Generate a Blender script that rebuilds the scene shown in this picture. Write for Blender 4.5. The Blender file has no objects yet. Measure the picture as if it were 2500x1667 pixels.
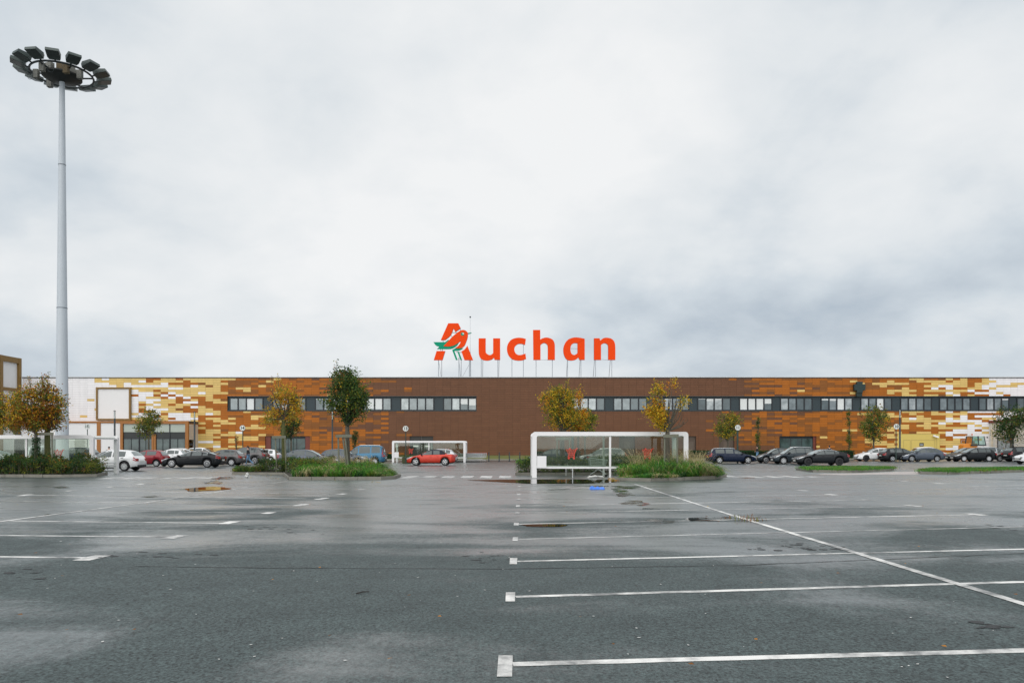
import bpy, bmesh, math, random
from mathutils import Vector, Matrix, noise

R = random.Random(11)
PI = math.pi
SC = bpy.context.scene
COL = SC.collection
# camera constants: focal in source pixels, principal column, horizon row, eye height, cross slope of the lot
F, CX, HY, EH, SL = 1870.0, 1250.0, 1094.0, 1.5, 0.002


def gz(x):
    return SL * x


def at(px, py, dz=0.0):
    u = (px - CX) / F
    v = (HY - py) / F
    t = EH / (SL * u - v)
    return Vector((u * t, t, SL * u * t + dz))


def PX(px, d):
    return (px - CX) / F * d


def PZ(py, d):
    return EH + (HY - py) / F * d


def lerp(a, b, t):
    return a + (b - a) * t


def clamp(x, a=0.0, b=1.0):
    return max(a, min(b, x))


# ---------------------------------------------------------------- materials
MATS = {}


def lin(r, g, b):
    f = lambda c: (c / 255 / 12.92) if c / 255 <= 0.04045 else ((c / 255 + 0.055) / 1.055) ** 2.4
    return (f(r), f(g), f(b))


def mat(name, rgb, rough=0.5, metal=0.0, var=0.1, scale=3.0, coat=0.0, bump=0.0, bscale=40.0, spec=0.5, trans=0.0, coat_rough=0.05):
    if name in MATS:
        return MATS[name]
    m = bpy.data.materials.new(name)
    m.use_nodes = True
    nt = m.node_tree
    b = nt.nodes['Principled BSDF']
    b.inputs['Roughness'].default_value = rough
    b.inputs['Metallic'].default_value = metal
    b.inputs['Specular IOR Level'].default_value = spec
    b.inputs['Coat Weight'].default_value = coat
    b.inputs['Coat Roughness'].default_value = coat_rough
    tc = nt.nodes.new('ShaderNodeTexCoord')
    nz = nt.nodes.new('ShaderNodeTexNoise')
    nz.inputs['Scale'].default_value = scale
    nz.inputs['Detail'].default_value = 5
    nt.links.new(tc.outputs['Object'], nz.inputs['Vector'])
    mx = nt.nodes.new('ShaderNodeMix')
    mx.data_type = 'RGBA'
    mx.inputs[6].default_value = (*[c * (1 - var) for c in rgb], 1)
    mx.inputs[7].default_value = (*[min(1, c * (1 + var)) for c in rgb], 1)
    nt.links.new(nz.outputs['Fac'], mx.inputs[0])
    nt.links.new(mx.outputs[2], b.inputs['Base Color'])
    if bump:
        n2 = nt.nodes.new('ShaderNodeTexNoise')
        n2.inputs['Scale'].default_value = bscale
        n2.inputs['Detail'].default_value = 4
        nt.links.new(tc.outputs['Object'], n2.inputs['Vector'])
        bp = nt.nodes.new('ShaderNodeBump')
        bp.inputs['Strength'].default_value = bump
        bp.inputs['Distance'].default_value = 0.02
        nt.links.new(n2.outputs['Fac'], bp.inputs['Height'])
        nt.links.new(bp.outputs['Normal'], b.inputs['Normal'])
    if trans:
        tr = nt.nodes.new('ShaderNodeBsdfTranslucent')
        nt.links.new(mx.outputs[2], tr.inputs['Color'])
        ms = nt.nodes.new('ShaderNodeMixShader')
        ms.inputs[0].default_value = trans
        out = nt.nodes['Material Output']
        nt.links.new(b.outputs[0], ms.inputs[1])
        nt.links.new(tr.outputs[0], ms.inputs[2])
        nt.links.new(ms.outputs[0], out.inputs['Surface'])
    MATS[name] = m
    return m


def glass_mat(name, tint, refl=1.0, rough=0.02):
    if name in MATS:
        return MATS[name]
    m = bpy.data.materials.new(name)
    m.use_nodes = True
    nt = m.node_tree
    nt.nodes.remove(nt.nodes['Principled BSDF'])
    out = nt.nodes['Material Output']
    t = nt.nodes.new('ShaderNodeBsdfTransparent')
    t.inputs['Color'].default_value = (*tint, 1)
    g = nt.nodes.new('ShaderNodeBsdfGlossy')
    g.inputs['Roughness'].default_value = rough
    g.inputs['Color'].default_value = (0.95, 1.0, 0.98, 1)
    fr = nt.nodes.new('ShaderNodeFresnel')
    fr.inputs['IOR'].default_value = 1.5
    nz = nt.nodes.new('ShaderNodeTexNoise')
    nz.inputs['Scale'].default_value = 2.5
    ml = nt.nodes.new('ShaderNodeMath')
    ml.operation = 'MULTIPLY'
    ml.inputs[1].default_value = refl
    ad = nt.nodes.new('ShaderNodeMath')
    ad.operation = 'MULTIPLY_ADD'
    ad.inputs[1].default_value = 0.06
    nt.links.new(nz.outputs['Fac'], ad.inputs[0])
    nt.links.new(fr.outputs[0], ml.inputs[0])
    nt.links.new(ml.outputs[0], ad.inputs[2])
    ms = nt.nodes.new('ShaderNodeMixShader')
    nt.links.new(ad.outputs[0], ms.inputs[0])
    nt.links.new(t.outputs[0], ms.inputs[1])
    nt.links.new(g.outputs[0], ms.inputs[2])
    nt.links.new(ms.outputs[0], out.inputs['Surface'])
    MATS[name] = m
    return m


def pane_mat(name, rgb, gloss=0.3, rough=0.03):
    """dark interior seen behind a reflecting pane"""
    if name in MATS:
        return MATS[name]
    m = bpy.data.materials.new(name)
    m.use_nodes = True
    nt = m.node_tree
    b = nt.nodes['Principled BSDF']
    tc = nt.nodes.new('ShaderNodeTexCoord')
    nz = nt.nodes.new('ShaderNodeTexNoise')
    nz.inputs['Scale'].default_value = 1.3
    nz.inputs['Detail'].default_value = 3
    nt.links.new(tc.outputs['Object'], nz.inputs['Vector'])
    rp = nt.nodes.new('ShaderNodeValToRGB')
    rp.color_ramp.elements[0].position = 0.35
    rp.color_ramp.elements[0].color = (*[c * 0.5 for c in rgb], 1)
    rp.color_ramp.elements[1].position = 0.65
    rp.color_ramp.elements[1].color = (*[c * 1.4 for c in rgb], 1)
    nt.links.new(nz.outputs['Fac'], rp.inputs[0])
    nt.links.new(rp.outputs[0], b.inputs['Base Color'])
    b.inputs['Roughness'].default_value = 0.6
    g = nt.nodes.new('ShaderNodeBsdfGlossy')
    g.inputs['Roughness'].default_value = rough
    g.inputs['Color'].default_value = (0.9, 1.0, 1.0, 1)
    lw = nt.nodes.new('ShaderNodeLayerWeight')
    lw.inputs['Blend'].default_value = 0.5
    cube = nt.nodes.new('ShaderNodeMath')
    cube.operation = 'POWER'
    cube.inputs[1].default_value = 3.0
    nt.links.new(lw.outputs['Facing'], cube.inputs[0])
    mr = nt.nodes.new('ShaderNodeMapRange')
    mr.inputs['To Min'].default_value = gloss
    mr.inputs['To Max'].default_value = 1.0
    nt.links.new(cube.outputs[0], mr.inputs['Value'])
    pw = nt.nodes.new('ShaderNodeMath')
    pw.operation = 'POWER'
    pw.inputs[1].default_value = 1.0
    nt.links.new(mr.outputs[0], pw.inputs[0])
    ms = nt.nodes.new('ShaderNodeMixShader')
    out = nt.nodes['Material Output']
    nt.links.new(pw.outputs[0], ms.inputs[0])
    nt.links.new(b.outputs[0], ms.inputs[1])
    nt.links.new(g.outputs[0], ms.inputs[2])
    nt.links.new(ms.outputs[0], out.inputs['Surface'])
    MATS[name] = m
    return m


# ---------------------------------------------------------------- mesh builder
class MB:
    def __init__(s, off=(0, 0, 0)):
        s.v = []
        s.f = []
        s.m = []
        s.mi = 0
        s.off = Vector(off)

    def add(s, pts):
        i = len(s.v)
        for p in pts:
            s.v.append((p[0] - s.off.x, p[1] - s.off.y, p[2] - s.off.z))
        return i

    def face(s, idx, mi=None):
        s.f.append(tuple(idx))
        s.m.append(s.mi if mi is None else mi)

    def poly(s, pts, mi=None):
        i = s.add(pts)
        s.face(range(i, i + len(pts)), mi)

    def box(s, x0, x1, y0, y1, z0, z1, mi=None):
        i = s.add([(x0, y0, z0), (x1, y0, z0), (x1, y1, z0), (x0, y1, z0), (x0, y0, z1), (x1, y0, z1), (x1, y1, z1), (x0, y1, z1)])
        for q in ((0, 3, 2, 1), (4, 5, 6, 7), (0, 1, 5, 4), (1, 2, 6, 5), (2, 3, 7, 6), (3, 0, 4, 7)):
            s.face([i + k for k in q], mi)

    def obox(s, c, ax, ay, az, mi=None):
        """oriented box from half-axis vectors"""
        c, ax, ay, az = Vector(c), Vector(ax), Vector(ay), Vector(az)
        pts = [c + sx * ax + sy * ay + sz * az for sz in (-1, 1) for sx, sy in ((-1, -1), (1, -1), (1, 1), (-1, 1))]
        i = s.add(pts)
        for q in ((0, 3, 2, 1), (4, 5, 6, 7), (0, 1, 5, 4), (1, 2, 6, 5), (2, 3, 7, 6), (3, 0, 4, 7)):
            s.face([i + k for k in q], mi)

    def tube(s, pts, rad, n=8, cap=True, mi=None):
        pts = [Vector(p) for p in pts]
        if not isinstance(rad, (list, tuple)):
            rad = [rad] * len(pts)
        rings = []
        prev = None
        for k, p in enumerate(pts):
            t = (pts[min(k + 1, len(pts) - 1)] - pts[max(k - 1, 0)])
            if t.length < 1e-9:
                t = Vector((0, 0, 1))
            t.normalize()
            if prev is None:
                a = t.cross(Vector((0, 0, 1)))
                if a.length < 0.05:
                    a = t.cross(Vector((1, 0, 0)))
            else:
                a = prev - t * prev.dot(t)
            a.normalize()
            prev = a
            b = t.cross(a)
            rings.append(s.add([p + (a * math.cos(2 * PI * j / n) + b * math.sin(2 * PI * j / n)) * rad[k] for j in range(n)]))
        for k in range(len(rings) - 1):
            for j in range(n):
                j2 = (j + 1) % n
                s.face((rings[k] + j, rings[k] + j2, rings[k + 1] + j2, rings[k + 1] + j), mi)
        if cap:
            s.face([rings[0] + j for j in range(n)][::-1], mi)
            s.face([rings[-1] + j for j in range(n)], mi)

    def prism(s, xz, y0, y1, mi=None, smi=None):
        """outline in the XZ plane given a thickness from y0 (front) to y1"""
        n = len(xz)
        ar = sum(xz[k][0] * xz[(k + 1) % n][1] - xz[(k + 1) % n][0] * xz[k][1] for k in range(n))
        if ar < 0:
            xz = xz[::-1]
        i = s.add([(x, y0, z) for x, z in xz] + [(x, y1, z) for x, z in xz])
        s.face(range(i, i + n), mi)
        s.face([i + n + k for k in range(n)][::-1], mi)
        for k in range(n):
            k2 = (k + 1) % n
            s.face((i + k, i + n + k, i + n + k2, i + k2), smi if smi is not None else mi)

    def plate(s, xy, z0, z1, mi=None, smi=None):
        """ground outline: list of (x, y) or Vector; z0/z1 heights above the sloping lot"""
        n = len(xy)
        pts = [(p[0], p[1]) for p in xy]
        ar = sum(pts[k][0] * pts[(k + 1) % n][1] - pts[(k + 1) % n][0] * pts[k][1] for k in range(n))
        if ar < 0:
            pts = pts[::-1]
        i = s.add([(x, y, gz(x) + z0) for x, y in pts] + [(x, y, gz(x) + z1) for x, y in pts])
        s.face([i + n + k for k in range(n)], mi)
        s.face([i + k for k in range(n)][::-1], mi)
        for k in range(n):
            k2 = (k + 1) % n
            s.face((i + k, i + k2, i + n + k2, i + n + k), smi if smi is not None else mi)

    def lathe(s, prof, n=24, c=(0, 0, 0), axis='z', mi=None):
        c = Vector(c)
        rings = []
        for r, h in prof:
            ring = []
            for j in range(n):
                a = 2 * PI * j / n
                if axis == 'z':
                    ring.append(c + Vector((r * math.cos(a), r * math.sin(a), h)))
                else:
                    ring.append(c + Vector((r * math.cos(a), h, -r * math.sin(a))))
            rings.append(s.add(ring))
        for k in range(len(rings) - 1):
            for j in range(n):
                j2 = (j + 1) % n
                s.face((rings[k] + j, rings[k] + j2, rings[k + 1] + j2, rings[k + 1] + j), mi)

    def build(s, name, mats, parent=None, smooth=False, loc=None):
        me = bpy.data.meshes.new(name)
        me.from_pydata(s.v, [], s.f)
        if not isinstance(mats, (list, tuple)):
            mats = [mats]
        for m in mats:
            me.materials.append(m)
        if len(mats) > 1:
            me.polygons.foreach_set('material_index', s.m)
        if smooth:
            me.polygons.foreach_set('use_smooth', [True] * len(me.polygons))
        me.update()
        o = bpy.data.objects.new(name, me)
        COL.objects.link(o)
        if parent is not None:
            o.parent = parent
        if loc is not None:
            o.location = loc
        return o


def tag(o, label=None, cat=None, group=None, kind=None):
    if label:
        o['label'] = label
    if cat:
        o['category'] = cat
    if group:
        o['group'] = group
    if kind:
        o['kind'] = kind
    return o


def thing(name, label, cat, loc=(0, 0, 0), rz=0.0, group=None):
    o = bpy.data.objects.new(name, None)
    o.empty_display_size = 0.3
    COL.objects.link(o)
    o.location = loc
    o.rotation_euler = (0, 0, rz)
    return tag(o, label, cat, group)


def copy_tree(o, parent=None):
    c = o.copy()
    COL.objects.link(c)
    c.parent = parent
    for ch in list(o.children):
        copy_tree(ch, c)
    return c


# ---------------------------------------------------------------- camera, world, sun
cam = bpy.data.cameras.new('camera')
cam.sensor_width = 36
cam.lens = 36 * F / 2500
cam.shift_y = (HY - 833.5) / 2500
cam.clip_end = 5000
co = bpy.data.objects.new('camera', cam)
COL.objects.link(co)
co.location = (0, 0, EH)
co.rotation_euler = (PI / 2, 0, 0)
SC.camera = co

SUN_EL, SUN_AZ = math.radians(38), math.radians(205)   # sun behind the camera, a little to the west side
w = bpy.data.worlds.new('World')
SC.world = w
w.use_nodes = True
nt = w.node_tree
bg = nt.nodes['Background']
N = nt.nodes.new
L = nt.links.new
sky = N('ShaderNodeTexSky')
sky.sky_type = 'NISHITA'
sky.sun_disc = False
sky.sun_elevation = SUN_EL
sky.sun_rotation = SUN_AZ
sky.air_density = 1.0
sky.dust_density = 2.0


def math_n(op, a=None, b=None, c=None):
    n = N('ShaderNodeMath')
    n.operation = op
    for i, x in enumerate((a, b, c)):
        if x is None:
            continue
        if isinstance(x, (int, float)):
            n.inputs[i].default_value = x
        else:
            L(x, n.inputs[i])
    return n.outputs[0]


def ramp(fac, els):
    n = N('ShaderNodeValToRGB')
    L(fac, n.inputs[0])
    e = n.color_ramp.elements
    while len(e) < len(els):
        e.new(0.5)
    for k, (p, c) in enumerate(els):
        e[k].position = p
        e[k].color = (*c, 1) if len(c) == 3 else c
    return n.outputs[0]


tc = N('ShaderNodeTexCoord')
sep = N('ShaderNodeSeparateXYZ')
L(tc.outputs['Generated'], sep.inputs[0])
dx, dy, dz = sep.outputs
zc = math_n('MAXIMUM', dz, 0.0)
inv = math_n('DIVIDE', 1.0, math_n('ADD', zc, 0.40))
u = math_n('MULTIPLY', dx, inv)
v = math_n('MULTIPLY', dy, inv)
cmb = N('ShaderNodeCombineXYZ')
L(u, cmb.inputs[0])
L(v, cmb.inputs[1])


def cloud_noise(scale, detail, rough, dist, offs):
    mp = N('ShaderNodeMapping')
    mp.inputs['Location'].default_value = offs
    L(cmb.outputs[0], mp.inputs[0])
    n = N('ShaderNodeTexNoise')
    n.inputs['Scale'].default_value = scale
    n.inputs['Detail'].default_value = detail
    n.inputs['Roughness'].default_value = rough
    n.inputs['Distortion'].default_value = dist
    L(mp.outputs[0], n.inputs['Vector'])
    return n.outputs['Fac']


c1 = cloud_noise(1.15, 6, 0.48, 0.3, (3.1, 0.4, 0.0))
c2 = cloud_noise(3.0, 7, 0.50, 0.3, (7.7, 2.2, 0.0))
c3 = cloud_noise(7.5, 7, 0.55, 0.2, (1.7, 5.2, 0.0))
mixc = math_n('ADD', math_n('ADD', math_n('MULTIPLY', c1, 0.50), math_n('MULTIPLY', c2, 0.36)), math_n('MULTIPLY', c3, 0.14))
# thicker, bluer bank low down to the east (+x); bright thin cloud overhead
bank = math_n('MULTIPLY', math_n('MAXIMUM', math_n('MULTIPLY_ADD', dx, 0.75, math_n('MULTIPLY', dz, -0.85)), -0.35), 0.20)
west = math_n('MULTIPLY', math_n('MAXIMUM', math_n('MULTIPLY_ADD', dx, -1.0, -0.25), 0.0), 0.30)
lowb = math_n('MULTIPLY', math_n('MAXIMUM', math_n('MULTIPLY_ADD', dz, -1.0, 0.22), 0.0), 0.42)
fac = math_n('SUBTRACT', math_n('SUBTRACT', math_n('SUBTRACT', mixc, bank), west), lowb)
cloud = ramp(fac, [(0.30, (0.44, 0.505, 0.575)), (0.41, (0.61, 0.668, 0.718)), (0.485, (0.74, 0.775, 0.80)), (0.61, (0.868, 0.878, 0.883))])
# unseen sky behind the camera is brightened to add light on the facade
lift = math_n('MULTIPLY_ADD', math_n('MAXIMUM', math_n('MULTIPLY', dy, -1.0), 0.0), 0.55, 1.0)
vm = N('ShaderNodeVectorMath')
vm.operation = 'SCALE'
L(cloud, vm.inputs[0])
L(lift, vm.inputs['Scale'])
skys = N('ShaderNodeVectorMath')
skys.operation = 'SCALE'
skys.inputs['Scale'].default_value = 0.10
L(sky.outputs[0], skys.inputs[0])
mx = N('ShaderNodeMix')
mx.data_type = 'RGBA'
L(ramp(fac, [(0.22, (0.80,) * 3), (0.34, (0.97,) * 3)]), mx.inputs[0])
L(skys.outputs[0], mx.inputs[6])
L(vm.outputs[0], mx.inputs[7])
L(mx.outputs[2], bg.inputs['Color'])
bg.inputs['Strength'].default_value = 1.0

sun = bpy.data.lights.new('sun', 'SUN')
sun.energy = 1.5
sun.angle = math.radians(95)
sun.color = (1.0, 0.965, 0.92)
so = bpy.data.objects.new('sun', sun)
COL.objects.link(so)
sd = Vector((math.sin(SUN_AZ) * math.cos(SUN_EL), math.cos(SUN_AZ) * math.cos(SUN_EL), math.sin(SUN_EL)))
so.rotation_euler = sd.to_track_quat('Z', 'Y').to_euler()
so.location = (0, -20, 60)

vs = SC.view_settings
vs.view_transform = 'Standard'
vs.look = 'None'
vs.exposure = 0.06
vs.gamma = 1.0
SC.cycles.max_bounces = 8
SC.cycles.transparent_max_bounces = 16
SC.cycles.use_denoising = True

# common materials
white = mat('white_paint', (0.80, 0.79, 0.79), 0.4, var=0.04)
dark = mat('dark_metal', (0.025, 0.035, 0.04), 0.45, var=0.2)
steel = mat('galvanised_steel', (0.42, 0.44, 0.46), 0.38, 0.7, var=0.12)
rubber = mat('tyre_rubber', (0.018, 0.018, 0.02), 0.75, var=0.2)
# ---------------------------------------------------------------- ground
def asphalt():
    m = bpy.data.materials.new('wet_asphalt')
    m.use_nodes = True
    nt = m.node_tree
    b = nt.nodes['Principled BSDF']
    N, L = nt.nodes.new, nt.links.new
    geo = N('ShaderNodeNewGeometry')

    def noise_n(scale, detail, sx=1, sy=1, off=(0, 0, 0), dist=0.0, rough=0.5):
        mp = N('ShaderNodeMapping')
        mp.inputs['Scale'].default_value = (sx, sy, 1)
        mp.inputs['Location'].default_value = off
        L(geo.outputs['Position'], mp.inputs[0])
        n = N('ShaderNodeTexNoise')
        n.inputs['Scale'].default_value = scale
        n.inputs['Detail'].default_value = detail
        n.inputs['Distortion'].default_value = dist
        n.inputs['Roughness'].default_value = rough
        L(mp.outputs[0], n.inputs['Vector'])
        return n.outputs['Fac']

    def mr(x, a, c, lo, hi):
        n = N('ShaderNodeMapRange')
        n.interpolation_type = 'SMOOTHSTEP'
        for k, val in zip(('From Min', 'From Max', 'To Min', 'To Max'), (a, c, lo, hi)):
            n.inputs[k].default_value = val
        L(x, n.inputs['Value'])
        return n.outputs[0]

    def mth(op, a, c=None, d=None):
        n = N('ShaderNodeMath')
        n.operation = op
        for i, x in enumerate((a, c, d)):
            if x is None:
                continue
            if isinstance(x, (int, float)):
                n.inputs[i].default_value = x
            else:
                L(x, n.inputs[i])
        return n.outputs[0]
    wet = noise_n(0.26, 5, 0.75, 1.1, (11.3, 4.4, 0), 0.8, 0.5)        # broad drying patches
    streak = noise_n(0.5, 7, 0.35, 1.3, (2, 9, 0), 0.5, 0.6)            # long wet streaks across the lot
    grain = noise_n(48, 2, rough=0.75)                                     # chippings
    grain2 = noise_n(27, 3, 1.0, .75, rough=0.7)
    dirt = noise_n(1.6, 6, off=(5, 5, 0))
    wf = mth('ADD', mth('MULTIPLY', wet, 0.7), mth('MULTIPLY', streak, 0.3))
    sp = N('ShaderNodeSeparateXYZ')
    L(geo.outputs['Position'], sp.inputs[0])
    # the strip nearest the viewpoint has drained; farther out the lot still holds a film of water
    drained = mr(sp.outputs[1], 4.0, 30.0, -0.075, 0.15)
    grain4 = noise_n(11, 6, 1.0, .5, (3, 3, 0), rough=0.9)
    fret = mth('MULTIPLY_ADD', grain4, 0.22, -0.11)
    wetness = mr(mth('ADD', mth('ADD', wf, drained), fret), 0.37, 0.63, 0.0, 1.0)
    rp = N('ShaderNodeValToRGB')
    rp.color_ramp.elements[0].position = 0.39
    rp.color_ramp.elements[0].color = (0.003, 0.005, 0.0055, 1)
    rp.color_ramp.elements[1].position = 0.62
    rp.color_ramp.elements[1].color = (0.092, 0.126, 0.127, 1)
    grain3 = noise_n(8, 5, 1.0, .55, rough=0.85)
    gsum = mth('ADD', mth('ADD', mth('MULTIPLY', grain, 0.46), mth('MULTIPLY', grain2, 0.38)), mth('MULTIPLY', grain3, 0.16))
    L(gsum, rp.inputs[0])
    mx = N('ShaderNodeMix')
    mx.data_type = 'RGBA'
    mx.blend_type = 'MULTIPLY'
    mx.inputs[0].default_value = 1.0
    L(rp.outputs[0], mx.inputs[6])
    cr = N('ShaderNodeValToRGB')
    cr.color_ramp.elements[0].position = 0.25
    cr.color_ramp.elements[0].color = (0.75, 0.78, 0.78, 1)
    cr.color_ramp.elements[1].position = 0.75
    cr.color_ramp.elements[1].color = (1.2, 1.22, 1.2, 1)
    L(dirt, cr.inputs[0])
    L(cr.outputs[0], mx.inputs[7])
    L(mx.outputs[2], b.inputs['Base Color'])
    L(mr(wetness, 0, 1, 0.72, 0.40), b.inputs['Roughness'])
    b.inputs['Specular IOR Level'].default_value = 0.5
    L(mr(wetness, 0, 1, 0.0, 0.95), b.inputs['Coat Weight'])
    L(mr(streak, 0.35, 0.7, 0.38, 0.22), b.inputs['Coat Roughness'])
    b.inputs['Coat IOR'].default_value = 1.4
    bp = N('ShaderNodeBump')
    bp.inputs['Distance'].default_value = 0.012
    L(mr(wetness, 0, 1, 0.55, 0.32), bp.inputs['Strength'])
    L(gsum, bp.inputs['Height'])
    L(bp.outputs[0], b.inputs['Normal'])
    return m


g = MB()
GX = [-1500, -300, -90, -45, -20, 0, 20, 45, 90, 300, 1500]
GY = [-1500, -200, -30, 0, 20, 40, 60, 80, 110, 160, 300, 1500]
for gx in GX:
    for gy in GY:
        g.add([(gx, gy, gz(gx))])
ny = len(GY)
for i in range(len(GX) - 1):
    for j in range(ny - 1):
        g.face((i * ny + j, (i + 1) * ny + j, (i + 1) * ny + j + 1, i * ny + j + 1))
tag(g.build('car_park_ground', asphalt()), 'dark wet asphalt of the car park', kind='structure')


def worn_paint(name, rgb, wear_lo, wear_hi):
    m = bpy.data.materials.new(name)
    m.use_nodes = True
    nt = m.node_tree
    b = nt.nodes['Principled BSDF']
    N, L = nt.nodes.new, nt.links.new
    geo = N('ShaderNodeNewGeometry')
    n1 = N('ShaderNodeTexNoise')
    n1.inputs['Scale'].default_value = 2.2
    n1.inputs['Detail'].default_value = 8
    n1.inputs['Roughness'].default_value = 0.7
    n2 = N('ShaderNodeTexNoise')
    n2.inputs['Scale'].default_value = 0.35
    for n in (n1, n2):
        L(geo.outputs['Position'], n.inputs['Vector'])
    ad = N('ShaderNodeMath')
    ad.operation = 'MULTIPLY_ADD'
    ad.inputs[1].default_value = 0.7
    L(n2.outputs['Fac'], ad.inputs[0])
    L(n1.outputs['Fac'], ad.inputs[2])
    rp = N('ShaderNodeValToRGB')
    rp.color_ramp.elements[0].position = wear_lo
    rp.color_ramp.elements[0].color = (*rgb, 1)
    rp.color_ramp.elements[1].position = wear_hi
    rp.color_ramp.elements[1].color = (0.16, 0.165, 0.165, 1)
    L(ad.outputs[0], rp.inputs[0])
    L(rp.outputs[0], b.inputs['Base Color'])
    b.inputs['Roughness'].default_value = 0.5
    return m


paint_fresh = worn_paint('line_paint', (0.80, 0.79, 0.76), 0.76, 1.06)
paint_worn = worn_paint('worn_line_paint', (0.70, 0.70, 0.68), 0.70, 1.0)
mk = MB()
ZL = 0.003


def strip(p0, p1, width=0.1, mi=0, z=ZL):
    a, c = at(*p0), at(*p1)
    t = c - a
    t.z = 0
    t.normalize()
    n = Vector((-t.y, t.x, 0)) * width / 2
    k = max(1, int((c - a).length / 0.25))
    jt = lambda p, s_: n * s_ * (1 + .22 * noise.noise(p * 3.1 + Vector((0, 0, 5 * s_)))) + n * .15 * noise.noise(p * .5)
    for q in range(k):
        s0, s1 = a.lerp(c, q / k), a.lerp(c, (q + 1) / k)
        mk.poly([(p.x, p.y, gz(p.x) + z) for p in (s0 + jt(s0, -1), s1 + jt(s1, -1), s1 + jt(s1, 1), s0 + jt(s0, 1))], mi)


def patch(pts, mi=0, z=ZL + 0.0015):
    P = [at(*p) for p in pts]
    mk.poly([(p.x, p.y, gz(p.x) + z) for p in P[::-1]], mi)


# rows of bays east of the middle lane
for (a, c, wd, mi) in [((1252, 1621), (2560, 1586), .105, 0), ((1259, 1456.5), (2560, 1418), .105, 0), ((1263, 1370), (2560, 1338.5), .1, 0),
                       ((1265, 1316), (2560, 1284), .09, 1), ((1267, 1279), (2385, 1256), .1, 0), ((1268, 1252), (2232, 1235), .09, 1),
                       ((1270, 1234.5), (2118, 1220.5), .1, 0), ((1271, 1218.5), (2028, 1207.3), .09, 1), ((1271, 1206), (1960, 1197), .09, 1),
                       ((1272, 1196), (1898, 1188), .09, 1), ((1272, 1187), (1847, 1180.5), .09, 1),
                       ((2210, 1174), (2560, 1164), .09, 1), ((2290, 1180), (2560, 1172), .1, 1), ((2378, 1187.5), (2560, 1182), .1, 1), ((2490, 1195), (2600, 1192), .1, 1)]:
    strip(a, c, wd, mi)
patch([(1217, 1600), (1252, 1599.5), (1250, 1652), (1213, 1652)])
for x0, x1, y0, y1, mi in [(1234, 1258, 1446, 1468, 0), (1244, 1263, 1362, 1377, 0), (1251, 1265, 1311, 1320, 1), (1254, 1267, 1276, 1282, 1),
                           (1257, 1269, 1250, 1255, 1), (1259, 1270, 1232.5, 1237, 1), (1261, 1271, 1217, 1220.5, 1), (1262, 1271.5, 1205, 1208, 1),
                           (1263, 1272, 1194.7, 1197.3, 1), (1264, 1272, 1185.8, 1188, 1)]:
    patch([(x0 + 1, y0), (x1, y0), (x1 - 1, y1), (x0, y1)], mi)
for x0, y0, x1, y1 in [(2362, 1253.3, 2403, 1257.8), (2213, 1233, 2247, 1236.5), (2108, 1219.2, 2133, 1221.8), (2018, 1206.3, 2041, 1208.3), (1951, 1196.2, 1970, 1198),
                       (2195, 1173, 2215, 1174.5), (2280, 1179, 2300, 1180.6), (2372, 1186.5, 2395, 1188.4), (2482, 1194, 2505, 1196)]:
    strip((x0, y0), (x1, y1), .26, 0, ZL + 0.0015)
# rows of bays west of the middle lane
for (a, c, wd, mi) in [((-60, 1358), (206, 1361), .105, 0), ((-60, 1306), (420, 1310.5), .1, 0), ((25, 1271), (552, 1277), .1, 0), ((-40, 1243.5), (650, 1252), .09, 1),
                       ((-40, 1222.5), (732, 1233), .09, 1), ((66, 1208), (785, 1217.5), .1, 0), ((176, 1198), (838, 1206), .1, 0), ((271, 1188.5), (880, 1195), .09, 1),
                       ((345, 1181.7), (915, 1186), .08, 1), ((-20, 1171), (118, 1169.6), .09, 0), ((-20, 1176.5), (26, 1175.5), .1, 0)]:
    strip(a, c, wd, mi)
for x0, y0, x1, y1 in [(196, 1368, 250, 1355.5), (407, 1314.5, 448, 1306.5), (545, 1278.8, 575, 1272.2), (646, 1254, 664, 1249.8), (724, 1234.8, 746, 1230.4), (774, 1219.2, 797, 1215.2),
                       (48, 1210.2, 74, 1206.8), (160, 1199.6, 182, 1196.4), (262, 1189.8, 278, 1187.3), (336, 1182.6, 350, 1180.4), (829, 1207.2, 846, 1204.4), (872, 1196, 889, 1193.4)]:
    strip((x0, y0), (x1, y1), .24, 0, ZL + 0.0015)
# long lane lines
strip((1548, 1181), (1800, 1262), .10, 1, ZL + 0.003)
strip((1790, 1258), (2600, 1505), .115, 0, ZL + 0.003)
strip((700, 1174.5), (380, 1224), .09, 1, ZL + 0.003)
strip((400, 1221), (-60, 1281), .10, 0, ZL + 0.003)
tag(mk.build('parking_bay_markings', [paint_fresh, paint_worn]), 'white painted bay lines on the asphalt', kind='structure')

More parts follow.
